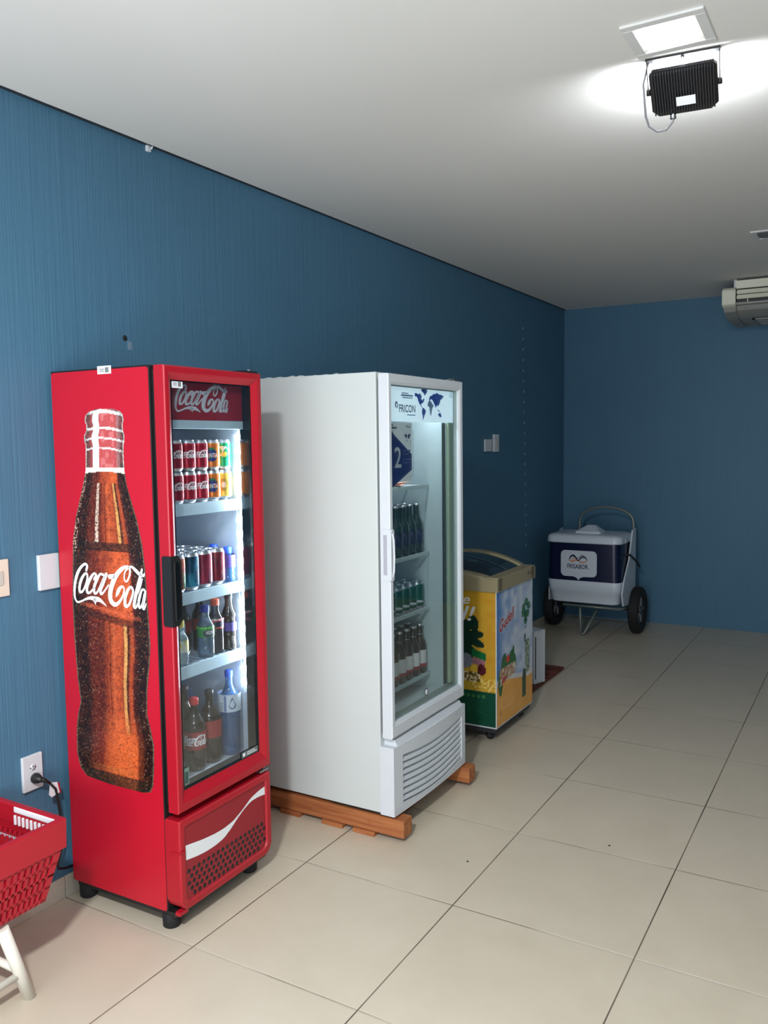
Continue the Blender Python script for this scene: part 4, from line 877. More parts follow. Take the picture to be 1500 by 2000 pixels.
# contents of the white fridge
M_BEER = mat('dark_green_glass', (0.010, 0.028, 0.020), 0.10, coat=0.2); M_BROWN = mat('brown_glass', (0.022, 0.010, 0.008), 0.10, coat=0.2)
M_BLAB = blotch('dark_blue_label', sr(26, 26, 44), sr(44, 44, 80), sr(96, 84, 120), 60); M_WRL = mat('white_red_label', sr(206, 204, 204), 0.5); M_BAND = mat('crimson_band', sr(140, 34, 50), 0.5)
M_CANG = mat('can_dark_green', sr(18, 90, 70), 0.25, metal=0.35)
def beer(m, lab, h, r, band=None, capm=M_SILVER if 'M_SILVER' in globals() else None):
    t = thing('beer_bottle', '', 'bottle'); p = [(0.0, 0.003), (r*0.8, 0.0), (r, 0.006), (r, h*0.56), (r*0.93, h*0.62), (r*0.55, h*0.72), (r*0.45, h*0.80), (r*0.40, h*0.93), (r*0.48, h*0.935), (r*0.48, h*0.955), (r*0.40, h*0.96)]
    smooth(MB().lathe(p, m, 16).build('bottle_body', t), 60)
    MB().lathe([(r*0.50, h*0.958), (r*0.54, h*0.965), (r*0.48, h), (0, h)], capm, 14, cap=False).build('cap', t)
    l = MB().lathe([(r+0.0006, h*0.20), (r+0.0006, h*0.48)], lab, 18, cap=False).build('label_sleeve', t)
    if band: MB().lathe([(r+0.001, h*0.14), (r+0.001, h*0.21)], band, 18, cap=False).build('label_band', l); MB().lathe([(r*0.47, h*0.78), (r*0.455, h*0.80)], M_LETTERG, 14, cap=False).build('neck_ring', t)
    return t
VC = [0.553-0.0625*k for k in range(7)]
for row in range(2):
    for k in range(7):
        put('beer', lambda: beer(M_BEER, M_BLAB, 0.218, 0.030), WC, -0.188-row*0.062, VC[k], WS[1]+0.0005, 'dark green beer bottle, %s from the right, %s row under the papers' % (ord_[k], ('front', 'back')[row]), 'green beer bottles in the white fridge')
for row in range(2):
    for k in range(7):
        put('gcan', lambda: can('', M_CANG, 0.0300, 0.118, deco=lambda b, r, h: b.ribbon([[(-0.03, h*0.25, 0.006), (0.0, h*0.27, 0.012), (0.03, h*0.25, 0.006)]], face_map(r), M_LETTERG, 3)), WC, -0.188-row*0.062, VC[k], WS[2]+0.0005,
            'dark green can, %s from the right in the %s row of the middle shelf' % (ord_[k], ('front', 'back')[row]), 'green cans in the white fridge', rot=FACE-0.1)
V4 = [0.561-0.0625*k for k in range(7)]
for row in range(2):
    for k in range(7):
        put('brown', lambda: beer(M_BROWN, M_WRL, 0.222, 0.030, M_BAND), WC, -0.180-row*0.062, V4[k], WS[3]+0.0005, 'brown beer bottle with white and red label, %s from the right, %s row' % (ord_[k], ('front', 'back')[row]), 'brown beer bottles in the white fridge')
# card on the inside of the glass
cd = thing('display_card', 'white and navy card with a large 2 inside the white fridge door', 'card', loc2w(WC, (-0.019, 0.0, 0)), -0.0051)
b = MB(); b.prism([(0.040, 1.620), (0.212, 1.620), (0.212, 1.400), (0.16, 1.392), (0.040, 1.392)], (0, 0, 0), (0, 1, 0), (0, 0, 1), (-1, 0, 0), 0.001, mat('card_paper', sr(226, 230, 234), 0.6)); b.build('card_sheet', cd)
mp = lambda x, y: (0.0006, x, y)
b = MB(); b.prism([(0.040, 1.598), (0.075, 1.5725), (0.2085, 1.498), (0.2085, 1.437), (0.075, 1.382), (0.040, 1.372)], (0.0, 0, 0), (0, 1, 0), (0, 0, 1), (1, 0, 0), 0.0005, mat('deep_blue_print', sr(18, 30, 104), 0.5)); b.build('blue_hexagon', cd)
mp2 = lambda x, y: (0.0012, x, y)
b = MB(); b.text('2', mp2, M_LETTERG, 0.052, 0.080, 0, 0.072, 1.448)
for r in range(4):
    x = 0.137
    while x < 0.19-(0.01 if r == 1 else 0): w = 0.005+0.007*hsh(x*700, r); b.ribbon([[(x, 1.512-r*0.0125-(0.008 if r > 1 else 0), 0.007), (x+w, 1.512-r*0.0125-(0.008 if r > 1 else 0), 0.007)]], mp2, mat('card_faint', sr(74, 84, 140), 0.5), 1); x += w+0.003
b.build('lettering', cd)
b = MB(); 
for r in range(2): b.ribbon([[(0.048, 1.611-r*0.010, 0.005), (0.060+0.03*r, 1.611-r*0.010, 0.005)]], mp, M_DARKGREY, 1)
b.ribbon([[(0.165, 1.608, 0.004), (0.198, 1.604, 0.004)]], mp, M_GREYPR, 1)
for pts in ([(0.150, 1.574), (0.168, 1.578), (0.172, 1.568), (0.164, 1.560), (0.158, 1.566)], [(0.176, 1.570), (0.186, 1.578), (0.202, 1.576), (0.194, 1.566), (0.188, 1.558), (0.180, 1.562)], [(0.166, 1.556), (0.172, 1.552), (0.168, 1.545)], [(0.196, 1.552), (0.202, 1.550), (0.198, 1.546)]): b.poly([mp(*q) for q in pts], M_INK)
for k in range(22): z = 1.590-k*0.0085; b.ribbon([[(0.2175, z, 0.0035), (0.2215, z, 0.0035)]], mp, M_GREYPR, 1)
b.build('small_print', cd)
# papers on the top shelf
for i, (v, u, rz, n) in enumerate(((0.36, -0.22, 0.3, 1), (0.43, -0.235, -0.25, 1), (0.29, -0.235, 0.1, 2))):
    b = MB(); b.grid(lambda s, t: ((s-0.5)*0.13, (t-0.5)*0.11, 0.004+0.006*sin(s*5+i)*sin(t*4+2*i)+0.006*i), 8, 8, M_PAPER)
    o = b.build('paper_sheet'); md = o.modifiers.new('s', 'SOLIDIFY'); md.thickness = 0.0015
    w = loc2w(WC, (u, v, WS[0]+0.006)); o.location = w; o.rotation_euler = (0, 0, rz)
    tag(o, ['crumpled salmon paper sheet lying on the top fridge shelf, middle of three', 'crumpled salmon paper sheet nearest the right wall of the top fridge shelf', 'crumpled salmon paper sheet furthest left on the top fridge shelf'][i], 'paper', 'salmon papers in the white fridge')
# ------------------------------------------------------------------ pallet
pa = thing('pallet', 'low wooden pallet of reddish beams under the white fridge', 'pallet', (0, 0, 0))
for y0 in (2.742, 3.345):
    b = MB(); b.box(0.03, 0.84, y0, y0+0.068, 0.019, 0.088, M_WOOD, 0.004); b.build('beam', pa)
for x0 in (0.08, 0.25, 0.46, 0.61, 0.69):
    if x0 == 0.69: continue
    b = MB(); b.box(x0, x0+0.10, 2.735, 3.42, 0.0, 0.0185, M_WOOD, 0.002); b.build('slat', pa)
# ------------------------------------------------------------------ curved-glass freezer
FZ = thing('chest_freezer', 'chest freezer with curved glass lid and yellow and sky-blue printed sides', 'freezer', (0.7358, 3.9092, 0), -0.0027)
FWd, FL = 0.511, -0.70
b = MB(); b.box(FL, 0, 0, FWd, 0.075, 0.785, M_WHITEP, 0.004); b.build('cabinet', FZ)
def arc(u): s = max(0.0, min(1.0, (-u-0.05)/0.60)); return 0.856+0.072*sin(pi*s)**0.8
def arcn(u): return 0.856+(arc(u)-0.856)*0.45
b = MB(); N = 24; mi = b.mi(M_BEIGE); ou = 0.012
def rail(mb, pts_fn, us):
    P = [[mb.bm.verts.new(q) for q in pts_fn(u)] for u in us]
    for A, B in zip(P, P[1:]):
        n = len(A)
        for k in range(n): mb.bm.faces.new((A[k], A[(k+1) % n], B[(k+1) % n], B[k]))
    for q in (P[0], P[-1]): mb.bm.faces.new(q)
us = [ou+(FL-0.006-ou)*k/N for k in range(N+1)]
rail(b, lambda u: [(u, -ou, 0.784), (u, -ou, 0.845+(arc(u)-0.856)*0.35), (u, -ou+0.012, 0.853+(arc(u)-0.856)*0.42), (u, 0.045, arcn(u)), (u, 0.050, arcn(u)-0.01), (u, 0.050, 0.784)], us)
rail(b, lambda u: [(u, FWd+ou, 0.784), (u, FWd+ou, 0.845+(arc(u)-0.856)*0.8), (u, FWd, arc(u)), (u, FWd-0.045, arc(u)), (u, FWd-0.050, arc(u)-0.01), (u, FWd-0.050, 0.784)], us)
b.box(-0.055, ou, 0.0, FWd, 0.784, 0.857, M_BEIGE, 0.004); b.box(FL-0.004, FL+0.05, 0.0, FWd, 0.784, 0.857, M_BEIGE, 0.004)
b.build('top_frame', FZ)
b = MB(); b.text('FRICON', lambda x, y: (ou+0.0006, x, y), M_DARKGREY, 0.060, 0.014, 0, 0.405, 0.817); b.build('maker_badge', FZ)
b = MB(); b.grid(lambda s, t: (-0.056-s*0.594, 0.048+t*(FWd-0.096), (lambda uu: arcn(uu)+(arc(uu)-arcn(uu))*min(1, t*3)**0.7)(-0.056-s*0.594)-0.008), 20, 12, M_GLF); b.build('glass_lid', FZ)
b = MB(); b.grid(lambda s, t: (-0.056-s*0.30, 0.27+t*0.012, arc(-0.056-s*0.30)-0.004), 14, 1, M_STEEL); b.grid(lambda s, t: (-0.35-s*0.006, 0.048+t*(FWd-0.096), arc(-0.35)-0.003), 1, 6, M_BEIGE); b.build('lid_rail', FZ)
# printed sides of the freezer
def ell(u, z, cu, cz, ru, rz, rot=0.0):
    c, s = cos(rot), sin(rot); x, y = u-cu, z-cz; a, b_ = (x*c+y*s)/ru, (-x*s+y*c)/rz
    return a*a+b_*b_
def side_col(a, h):
    u = FL+a*(-FL); z = 0.08+h*0.703
    n = vnoise(u*130, z*130); n2 = vnoise(u*30+4, z*30)
    c = lerp(sr(196, 156, 34), sr(206, 146, 44), min(1, max(0, (u+0.2)/0.2)))
    c = lerp(c, sr(222, 196, 70), 0.25*n2)
    if z < 0.262: 
        c = sr(10, 74, 54)
        for k in range(9):
            if ell(u, z, -0.068-k*0.0285, 0.233, 0.010, 0.010) < 1: c = sr(58, 120, 66)
        for k in range(5):
            if abs(z-(0.205-k*0.0135)) < 0.0028 and -0.40 < u < -0.07-0.01*(k % 2) and hsh(math.floor(u*260), k) > 0.3: c = sr(40, 100, 74)
        return c
    if z < 0.33: c = lerp(c, sr(240, 214, 120), (n > 0.62)*0.8) if u > -0.13 else lerp(c, sr(200, 170, 60), 0.6)
    # foliage
    for cu, cz, ru, rz, ro in ((-0.165, 0.60, 0.05, 0.030, 0.25), (-0.125, 0.615, 0.030, 0.042, 0.3), (-0.12, 0.555, 0.055, 0.022, 0.10), (-0.11, 0.515, 0.050, 0.022, -0.35), (-0.19, 0.53, 0.06, 0.08, 0), (-0.26, 0.56, 0.07, 0.09, 0.3), (-0.36, 0.55, 0.08, 0.07, -0.2), (-0.20, 0.46, 0.09, 0.05, 0)):
        e = ell(u, z, cu, cz, ru, rz, ro)
        if e < 1: c = lerp(sr(6, 40, 30), sr(14, 66, 48), n*0.6 if e < 0.8 else 0)
    # jars and food
    e = ell(u, z, -0.092, 0.455, 0.040, 0.024, -0.35)
    if abs(u+0.092) < 0.040 and abs(z-(0.452-(u+0.092)*0.25)) < 0.020: c = sr(12, 108, 58)
    if -0.13 < u < -0.058 and 0.395 < z < 0.430-(u+0.092)*0.25: c = lerp(sr(176, 132, 138), sr(150, 96, 112), n)
    if ell(u, z, -0.078, 0.375, 0.024, 0.030, 0.2) < 1: c = lerp(sr(44, 14, 22), sr(110, 30, 40), n)
    if ell(u, z, -0.170, 0.415, 0.040, 0.040) < 1: c = lerp(sr(96, 116, 140), sr(150, 140, 150), n)
    if ell(u, z, -0.118, 0.375, 0.020, 0.025) < 1: c = sr(230, 184, 60)
    if 0.305 < z < 0.36 and u < -0.085: c = lerp(c, lerp(sr(30, 24, 20), sr(240, 224, 190), 1 if n > 0.55 else 0), 0.75)
    return c
def front_col(a, h):
    v = a*FWd; z = 0.08+h*0.703
    n = vnoise(v*24, z*24+3); n3 = vnoise(v*150, z*150); n5 = vnoise(v*9+2, z*9)
    c = lerp(sr(66, 128, 190), sr(206, 214, 226), min(1, 0.15+1.1*n*0.6+0.9*v))
    if v < 0.10: c = lerp(sr(30, 108, 184), c, v/0.10*0.8+0.1)
    edge = 0.262+0.03*sin(v*9+0.5)+0.02*n5
    if z < edge: c = lerp(sr(226, 156, 62), sr(232, 172, 90), n)
    elif z < edge+0.03: c = lerp(c, sr(236, 226, 206), 0.6)
    # vegetables, greens
    for cv, cz, rv, rz, ro in ((0.17, 0.385, 0.075, 0.030, 0.9), (0.12, 0.355, 0.07, 0.028, 1.0), (0.215, 0.405, 0.06, 0.018, 1.3), (0.045, 0.30, 0.03, 0.07, 0.1), (0.09, 0.40, 0.03, 0.05, -0.5), (0.235, 0.375, 0.03, 0.05, 0.2)):
        if ell(v, z, cv, cz, rv, rz, ro) < 1: c = lerp(sr(24, 76, 46), sr(66, 130, 70), n3)
    if 0.04 < v < 0.26 and 0.285 < z < 0.375 and (v-0.04)*0.15+0.285 < z: 
        q = vnoise(v*70, z*70)
        c = lerp(sr(222, 190, 150), sr(150, 70, 50), q) if q > 0.4 else lerp(sr(236, 226, 210), sr(70, 120, 60), q*1.5)
    if ell(v, z, 0.150, 0.408, 0.026, 0.020) < 1: c = sr(206, 66, 50)
    if ell(v, z, 0.09, 0.31, 0.022, 0.016, 0.5) < 1: c = sr(196, 60, 60)
    # clover of leaves
    for cv, cz in ((0.375, 0.640), (0.415, 0.665), (0.450, 0.640), (0.395, 0.605), (0.435, 0.600), (0.405, 0.565), (0.37, 0.61)):
        if ell(v, z, cv, cz, 0.026, 0.022) < 1: c = lerp(sr(30, 92, 62), sr(100, 150, 110), n3 > 0.62)
    for cv, cz, r in ((0.408, 0.525, 0.006), (0.395, 0.478, 0.012), (0.397, 0.455, 0.010)):
        if ell(v, z, cv, cz, r, r*1.3) < 1: c = sr(50, 70, 74)
    # glass of lime and green bottle
    q = vnoise(v*260, z*200)
    if abs(v-0.43) < 0.035 and 0.27 < z < 0.45+0.02*n3: c = lerp(lerp(c, sr(96, 130, 84), 0.7) if q > 0.45 else sr(40, 66, 50), sr(224, 226, 190), (n3 > 0.68)*0.8)
    if abs(v-0.385) < 0.028*(1 if z < 0.26 else max(0.4, 1-(z-0.26)*14)) and 0.145 < z < 0.30: c = lerp(sr(14, 48, 34), sr(90, 130, 96), q*q*(1 if z < 0.24 else 0.3))
    if z < 0.22 and v < 0.22:
        for k in range(4):
            if abs(z-(0.205-k*0.016)) < 0.003 and hsh(math.floor(v*160), k) > 0.35 and v > 0.03: c = lerp(c, sr(238, 200, 140), 0.6)
        if abs(v-0.052) < 0.006 and 0.125 < z < 0.16 and n3 > 0.4: c = sr(180, 110, 70)
    return c
PM = print_mat('freezer_film', 0.4)
b = MB(); b.grid(lambda a, h: (FL+a*(-FL-0.004), -0.0008, 0.084+h*0.699), 150, 150, PM, side_col, False); sd = b.build('side_print', FZ)
b = MB(); b.grid(lambda a, h: (0.0008, 0.004+a*(FWd-0.006), 0.084+h*0.699), 110, 150, PM, front_col, False); fd = b.build('front_print', FZ)
b = MB(); b.text('ve', lambda x, y: (x, -0.0015, y), M_LETTER, 0.077, 0.036, 0.25, -0.222, 0.712); b.text('al!', lambda x, y: (x, -0.0015, y), M_LETTER, 0.140, 0.078, 0.3, -0.256, 0.625); b.build('lettering', sd)
b = MB()
tl = lambda dx, dy, k: (lambda x, y: (0.0014+k, 0.036+(x)*1.0+dx, 0.566+y+x*0.26+dy))
for dx, dy in ((-0.004, 0), (0.004, 0), (0, -0.004), (0, 0.004), (0.003, 0.003), (-0.003, -0.003)): b.text('Gudeli', tl(dx, dy, 0), M_LETTER, 0.20, 0.062, 0.25)
b.text('Gudeli', tl(0, 0, 0.0006), mat('logo_red', sr(176, 30, 44), 0.4), 0.20, 0.062, 0.25); b.build('lettering', fd)
for u, v in ((-0.06, 0.06), (-0.06, FWd-0.04), (FL+0.06, 0.06), (FL+0.06, FWd-0.06)):
    b = MB(); b.lathe([(0.0, -0.012), (0.018, -0.012), (0.022, -0.008), (0.022, 0.008), (0.018, 0.012), (0, 0.012)], M_RUB, 16, (u, v, 0.022), 'Y'); b.box(u-0.018, u+0.018, v-0.016, v+0.016, 0.052, 0.076, M_DARKGREY, 0.002)
    for s in (-1, 1): b.box(u-0.008, u+0.008, v+s*0.0145-0.0015, v+s*0.0145+0.0015, 0.016, 0.054, M_DARKGREY)
    b.build('caster', FZ)
MB().box(FL+0.02, -0.012, 0.012, FWd-0.012, 0.050, 0.0765, M_DARKGREY).build('base', FZ)
# white box and wooden mat behind the freezer
t = thing('appliance_box', 'small white box standing on the wooden mat behind the freezer', 'box', (0.578, 4.98, 0.0205), radians(-19))
b = MB(); b.box(-0.30, 0.0, -0.052, 0.055, 0.0, 0.336, M_WHITEP, 0.004); b.build('casing', t)
b = MB(); b.box(-0.001, 0.0012, -0.044, -0.036, 0.03, 0.300, M_BLACK); b.box(-0.28, -0.03, -0.0535, -0.0515, 0.03, 0.30, M_BLACK); b.build('slot', t)
t = thing('wooden_mat', 'reddish slatted wooden mat on the floor beyond the freezer', 'mat', (0, 0, 0))
for k in range(9):
    y0 = 4.80+k*0.0705; b = MB(); b.box(0.05, 0.59, y0, y0+0.062, 0.008, 0.020, M_WOOD2, 0.002); b.build('slat', t)
for x0 in (0.09, 0.32, 0.545): b = MB(); b.box(x0, x0+0.04, 4.80, 5.425, 0.0, 0.0085, M_WOOD2); b.build('batten', t)
# ------------------------------------------------------------------ cool-box cart in the corner
M_COOLW = speckle('cool_box_white', sr(206, 214, 224), 0.32, 0.02, 10); M_LABELC = mat('cart_label', sr(206, 212, 222), 0.45); M_OR = mat('orange_ink', sr(214, 120, 60), 0.45)
M_HUB = mat('hub_paint', sr(60, 60, 66), 0.4); M_TUBE = mat('frame_tube', sr(120, 128, 122), 0.35, metal=0.3)
def _knob(a, R_):
    bb = bmesh.new(); bmesh.ops.create_cube(bb, size=1)
    for v in bb.verts: v.co = Vector((v.co.x*0.046, v.co.y*0.012, R_+0.0005+v.co.z*0.004))
    bmesh.ops.rotate(bb, verts=bb.verts[:], matrix=Matrix.Rotation(a, 3, 'X')); return bb
CT = thing('cooler_cart', 'white and navy cool box on a two-wheeled hand cart in the far corner', 'cart', (0, 0, 0))
def loft(mb, secs, m, n=5, capped=True, sm=True):
    """secs: (z, x0, x1, y0, y1, r[, tilt]) rounded rectangles"""
    L = []
    for s in secs:
        z, x0, x1, y0, y1, r = s[:6]; tl_ = s[6] if len(s) > 6 else 0; pts = []
        for cx, cy, a0 in ((x1-r, y0+r, -90), (x1-r, y1-r, 0), (x0+r, y1-r, 90), (x0+r, y0+r, 180)):
            for k in range(n+1): a = radians(a0+k*90/n); X, Y = cx+r*cos(a), cy+r*sin(a); pts.append((X, Y, z+tl_*(Y-y0)))
        L.append([mb.bm.verts.new(p) for p in pts])
    mi = mb.mi(m); c = len(L[0])
    for A, B in zip(L, L[1:]):
        for k in range(c): f = mb.bm.faces.new((A[k], A[(k+1) % c], B[(k+1) % c], B[k])); f.material_index = mi; f.smooth = sm
    if capped:
        for q in (L[0], L[-1]): f = mb.bm.faces.new(q); f.material_index = mi
    return mb
y0, y1 = 6.385, 6.765
b = MB(); loft(b, [(0.262, 0.185, 0.655, 6.44, 6.73, 0.05), (0.272, 0.155, 0.685, 6.405, 6.75, 0.055), (0.352, 0.140, 0.698, 6.392, y1, 0.055), (0.356, 0.136, 0.702, 6.388, y1, 0.055), (0.440, 0.128, 0.710, y0-0.005, y1, 0.055), (0.450, 0.134, 0.704, y0+0.002, y1, 0.055), (0.742, 0.140, 0.698, y0+0.006, y1, 0.055)], M_COOLW)
smooth(b.build('tub', CT), 50)
b = MB(); loft(b, [(0.446, 0.1315, 0.7065, y0-0.003, y1+0.001, 0.056), (0.738, 0.1375, 0.7005, y0+0.003, y1+0.001, 0.056)], M_NAVYD, capped=False); smooth(b.build('navy_band', CT), 50)
b = MB(); loft(b, [(0.740, 0.128, 0.710, y0-0.010, y1+0.008, 0.06), (0.746, 0.122, 0.716, y0-0.016, y1+0.010, 0.062), (0.780, 0.124, 0.714, y0-0.014, y1+0.010, 0.062), (0.798, 0.135, 0.703, y0-0.002, y1, 0.055), (0.806, 0.160, 0.680, y0+0.022, y1-0.02, 0.045), (0.812, 0.25, 0.60, y0+0.10, y1-0.06, 0.04)], M_COOLW)
b.box(0.545, 0.551, y0+0.05, y1-0.03, 0.806, 0.812, M_COOLW, 0.002)
for x in (0.698, 0.704): b.box(x-0.002, x+0.014, 6.50, 6.56, 0.742, 0.772, M_COOLW, 0.002)
lid = smooth(b.build('lid', CT), 40)
b = MB(); loft(b, [(0.808, 0.33, 0.53, 6.46, 6.62, 0.02), (0.826, 0.33, 0.53, 6.46, 6.62, 0.02), (0.832, 0.345, 0.515, 6.475, 6.61, 0.02), (0.866, 0.40, 0.48, 6.52, 6.58, 0.015), (0.870, 0.41, 0.47, 6.53, 6.575, 0.012)], M_COOLW); smooth(b.build('knob', lid), 40)
# label on the front
yl = y0+0.001
def fy(z): return y0-0.003+(z-0.446)/0.292*0.006
r = 0.035; pts = []
for cx, cz, a0 in ((0.530-r, 0.470+r+0.01, -90), (0.530-r, 0.682-r, 0), (0.245+r, 0.682-r, 90), (0.245+r, 0.478+r, 180)):
    for k in range(6): a = radians(a0+18*k); pts.append((cx+r*cos(a), cz+r*sin(a)))
pts += [(0.345, 0.478), (0.372, 0.468), (0.386, 0.450), (0.400, 0.468), (0.425, 0.478)]
b = MB(); b.prism(pts, (0, y0-0.0045, 0), (1, 0, 0), (0, 0, 1), (0, 1, 0), 0.0020, M_LABELC); lb = b.build('brand_label', CT)
mp = lambda x, y: (x, y0-0.0049, y)
b = MB(); b.text('FRISABOR.', mp, M_NAVYD, 0.170, 0.036, 0, 0.298, 0.540); b.build('lettering', lb)
b = MB()
b.ribbon([[(0.312, 0.612, 0.006), (0.335, 0.640, 0.010), (0.362, 0.628, 0.008), (0.385, 0.606, 0.007), (0.412, 0.630, 0.010), (0.438, 0.630, 0.008), (0.452, 0.612, 0.005)], [(0.315, 0.628, 0.004), (0.345, 0.648, 0.006), (0.380, 0.622, 0.004), (0.415, 0.645, 0.006), (0.448, 0.626, 0.004)]], mp, M_NAVYD, 5)
b.ribbon([[(0.312, 0.606, 0.006), (0.340, 0.596, 0.010), (0.372, 0.606, 0.006), (0.410, 0.592, 0.009), (0.440, 0.596, 0.007), (0.454, 0.608, 0.004)], [(0.33, 0.614, 0.005), (0.36, 0.616, 0.007), (0.385, 0.600, 0.004)]], mp, M_OR, 5)
b.build('emblem', lb)
for i, x in enumerate((0.072, 0.757)):
    w = MB(); R_ = 0.183; p = [(0.105, -0.020), (0.135, -0.034), (R_-0.020, -0.040), (R_-0.006, -0.033), (R_, -0.018), (R_, 0.018), (R_-0.006, 0.033), (R_-0.020, 0.040), (0.135, 0.034), (0.105, 0.020)]
    w.lathe(p, M_RUB, 40, (x, 6.745, R_), 'X', cap=False)
    for k in range(44):
        a = 2*pi*k/44
        if i: w.merge(_knob(a, R_), M_RUB, Matrix.Translation((x, 6.745, R_)))
    wo = smooth(w.build('wheel', CT), 40)
    h = MB(); h.lathe([(0.018, -0.030), (0.030, -0.028), (0.034, -0.016), (0.090, -0.014), (0.108, -0.020), (0.110, -0.012), (0.110, 0.012), (0.108, 0.020), (0.090, 0.014), (0.034, 0.016), (0.030, 0.028), (0.018, 0.030)], M_HUB, 30, (x, 6.745, R_), 'X')
    for k in range(5):
        a = 2*pi*k/5; h.tube([(x+0.018, 6.745+0.03*cos(a), R_+0.03*sin(a)), (x+0.018, 6.745+0.10*cos(a), R_+0.10*sin(a))], 0.007, M_GREY, 6)
    smooth(h.build('hub', wo), 40)
b = MB(); b.tube([(0.07, 6.745, 0.183), (0.76, 6.745, 0.183)], 0.010, M_STEEL, 10); b.build('axle', CT)
b = MB()
loop = [(0.262, 6.77, 0.20), (0.264, 6.775, 0.50), (0.268, 6.78, 0.80)]+[(0.488-0.218*cos(radians(a)), 6.785, 0.865+0.130*sin(radians(a))**0.8 if a not in (0, 180) else 0.865) for a in range(0, 181, 15)]+[(0.708, 6.78, 0.80), (0.710, 6.775, 0.50), (0.712, 6.77, 0.20)]
b.tube(loop, 0.011, M_TUBE, 10); b.tube([(0.262, 6.77, 0.21), (0.262, 6.40, 0.245), (0.700, 6.40, 0.245), (0.712, 6.77, 0.21)], 0.010, M_TUBE, 8); b.build('frame', CT)
b = MB(); b.tube([(0.388, 6.42, 0.25), (0.384, 6.455, 0.02), (0.392, 6.462, 0.010), (0.410, 6.466, 0.014), (0.505, 6.56, 0.24)], 0.010, M_TUBE, 8); b.build('stand_leg', CT)
b = MB(); b.prism([(6.70, 0.822), (6.795, 0.835), (6.80, 0.32), (6.72, 0.235), (6.44, 0.262), (6.40, 0.36), (6.46, 0.46), (6.60, 0.60)], (0.7115, 0, 0), (0, 1, 0), (0, 0, 1), (1, 0, 0), 0.012, M_COOLW, 0.002); b.build('side_plate', CT); b = MB()
b.prism([(6.72, 0.805), (6.795, 0.815), (6.80, 0.32), (6.72, 0.235), (6.46, 0.262), (6.46, 0.36), (6.60, 0.60)], (0.1180, 0, 0), (0, 1, 0), (0, 0, 1), (1, 0, 0), 0.008, M_COOLW, 0.002); b.build('side_plate', CT)
b = MB(); b.tube([(0.722, 6.52, 0.655), (0.730, 6.60, 0.64), (0.752, 6.70, 0.58), (0.765, 6.76, 0.53)], 0.008, M_BLACK, 8); b.build('rubber_strap', CT)
# ------------------------------------------------------------------ air conditioner
AC = thing('air_conditioner', 'cream ceiling-hung air conditioner near the back wall, cut by the right frame edge', 'air conditioner', (0, 0, 0))
def acp(x0, x1, prof, m, name, par):
    b = MB(); b.prism(prof, (x0, 0, 0), (0, 1, 0), (0, 0, 1), (1, 0, 0), x1-x0, m, 0.004); return smooth(b.build(name, par), 30)
acp(1.474, 2.66, [(6.50, 2.480), (6.52, 2.440), (6.60, 2.405), (6.75, 2.392), (7.13, 2.395), (7.15, 2.42), (7.15, 2.615), (6.62, 2.615), (6.58, 2.57)], M_ACG, 'housing', AC)
EP = [(6.445, 2.572), (6.450, 2.478), (6.475, 2.462), (6.55, 2.450), (6.55, 2.600), (6.47, 2.592)]
acp(1.385, 1.474, EP, M_CREAM, 'end_cap', AC)
acp(1.392, 1.474, [(6.55, 2.600), (6.48, 2.466), (6.50, 2.43), (6.60, 2.400), (6.75, 2.388), (7.12, 2.390), (7.13, 2.59)], M_ACG, 'side_casing', AC)
acp(1.476, 2.66, [(6.443, 2.634), (6.450, 2.580), (6.462, 2.580), (6.458, 2.636)], M_CREAM, 'top_panel', AC)
for z in (2.556, 2.522): acp(1.482, 2.66, [(6.452, z+0.016), (6.446, z-0.012), (6.456, z-0.016), (6.475, z+0.012)], M_CREAM, 'air_vane', AC)
acp(1.482, 2.66, [(6.475, 2.575), (6.475, 2.485), (6.49, 2.485), (6.49, 2.575)], M_BLACK, 'outlet_duct', AC)
b = MB(); b.box(1.550, 1.556, 6.452, 6.475, 2.486, 2.505, M_CREAM); b.box(1.476, 2.66, 6.452, 6.50, 2.470, 2.486, M_ACG, 0.003); b.build('lower_lip', AC)
b = MB(); b.text('SPLIT', lambda x, y: (x, 6.503+y*0.02, 2.4585), M_BLACK, 0.03, 0.3, 0, 1.52, 0.0) if False else b.box(1.525, 1.555, 6.512, 6.520, 2.4500, 2.4515, M_BLACK); b.build('badge', AC)
b = MB(); frame_ = [(1.56, 6.66), (2.40, 6.66), (2.40, 7.02), (1.56, 7.02)]
for k in range(9): b.box(1.58, 2.38, 6.68+k*0.038, 6.70+k*0.038, 2.3870, 2.3925, M_GREY)
for q in ((1.56, 1.58, 6.66, 7.02), (2.38, 2.40, 6.66, 7.02), (1.56, 2.40, 6.66, 6.68), (1.56, 2.40, 7.00, 7.02)): b.box(q[0], q[1], q[2], q[3], 2.3855, 2.3925, M_ACG)
b.build('intake_grille', AC)
b = MB(); b.box(1.455, 1.475, 6.50, 6.53, 2.590, H, M_STEEL, 0.001); b.box(1.455, 1.475, 7.0, 7.03, 2.590, H, M_STEEL, 0.001); b.box(2.55, 2.57, 6.50, 6.53, 2.6, H, M_STEEL); b.build('hanging_bracket', AC)
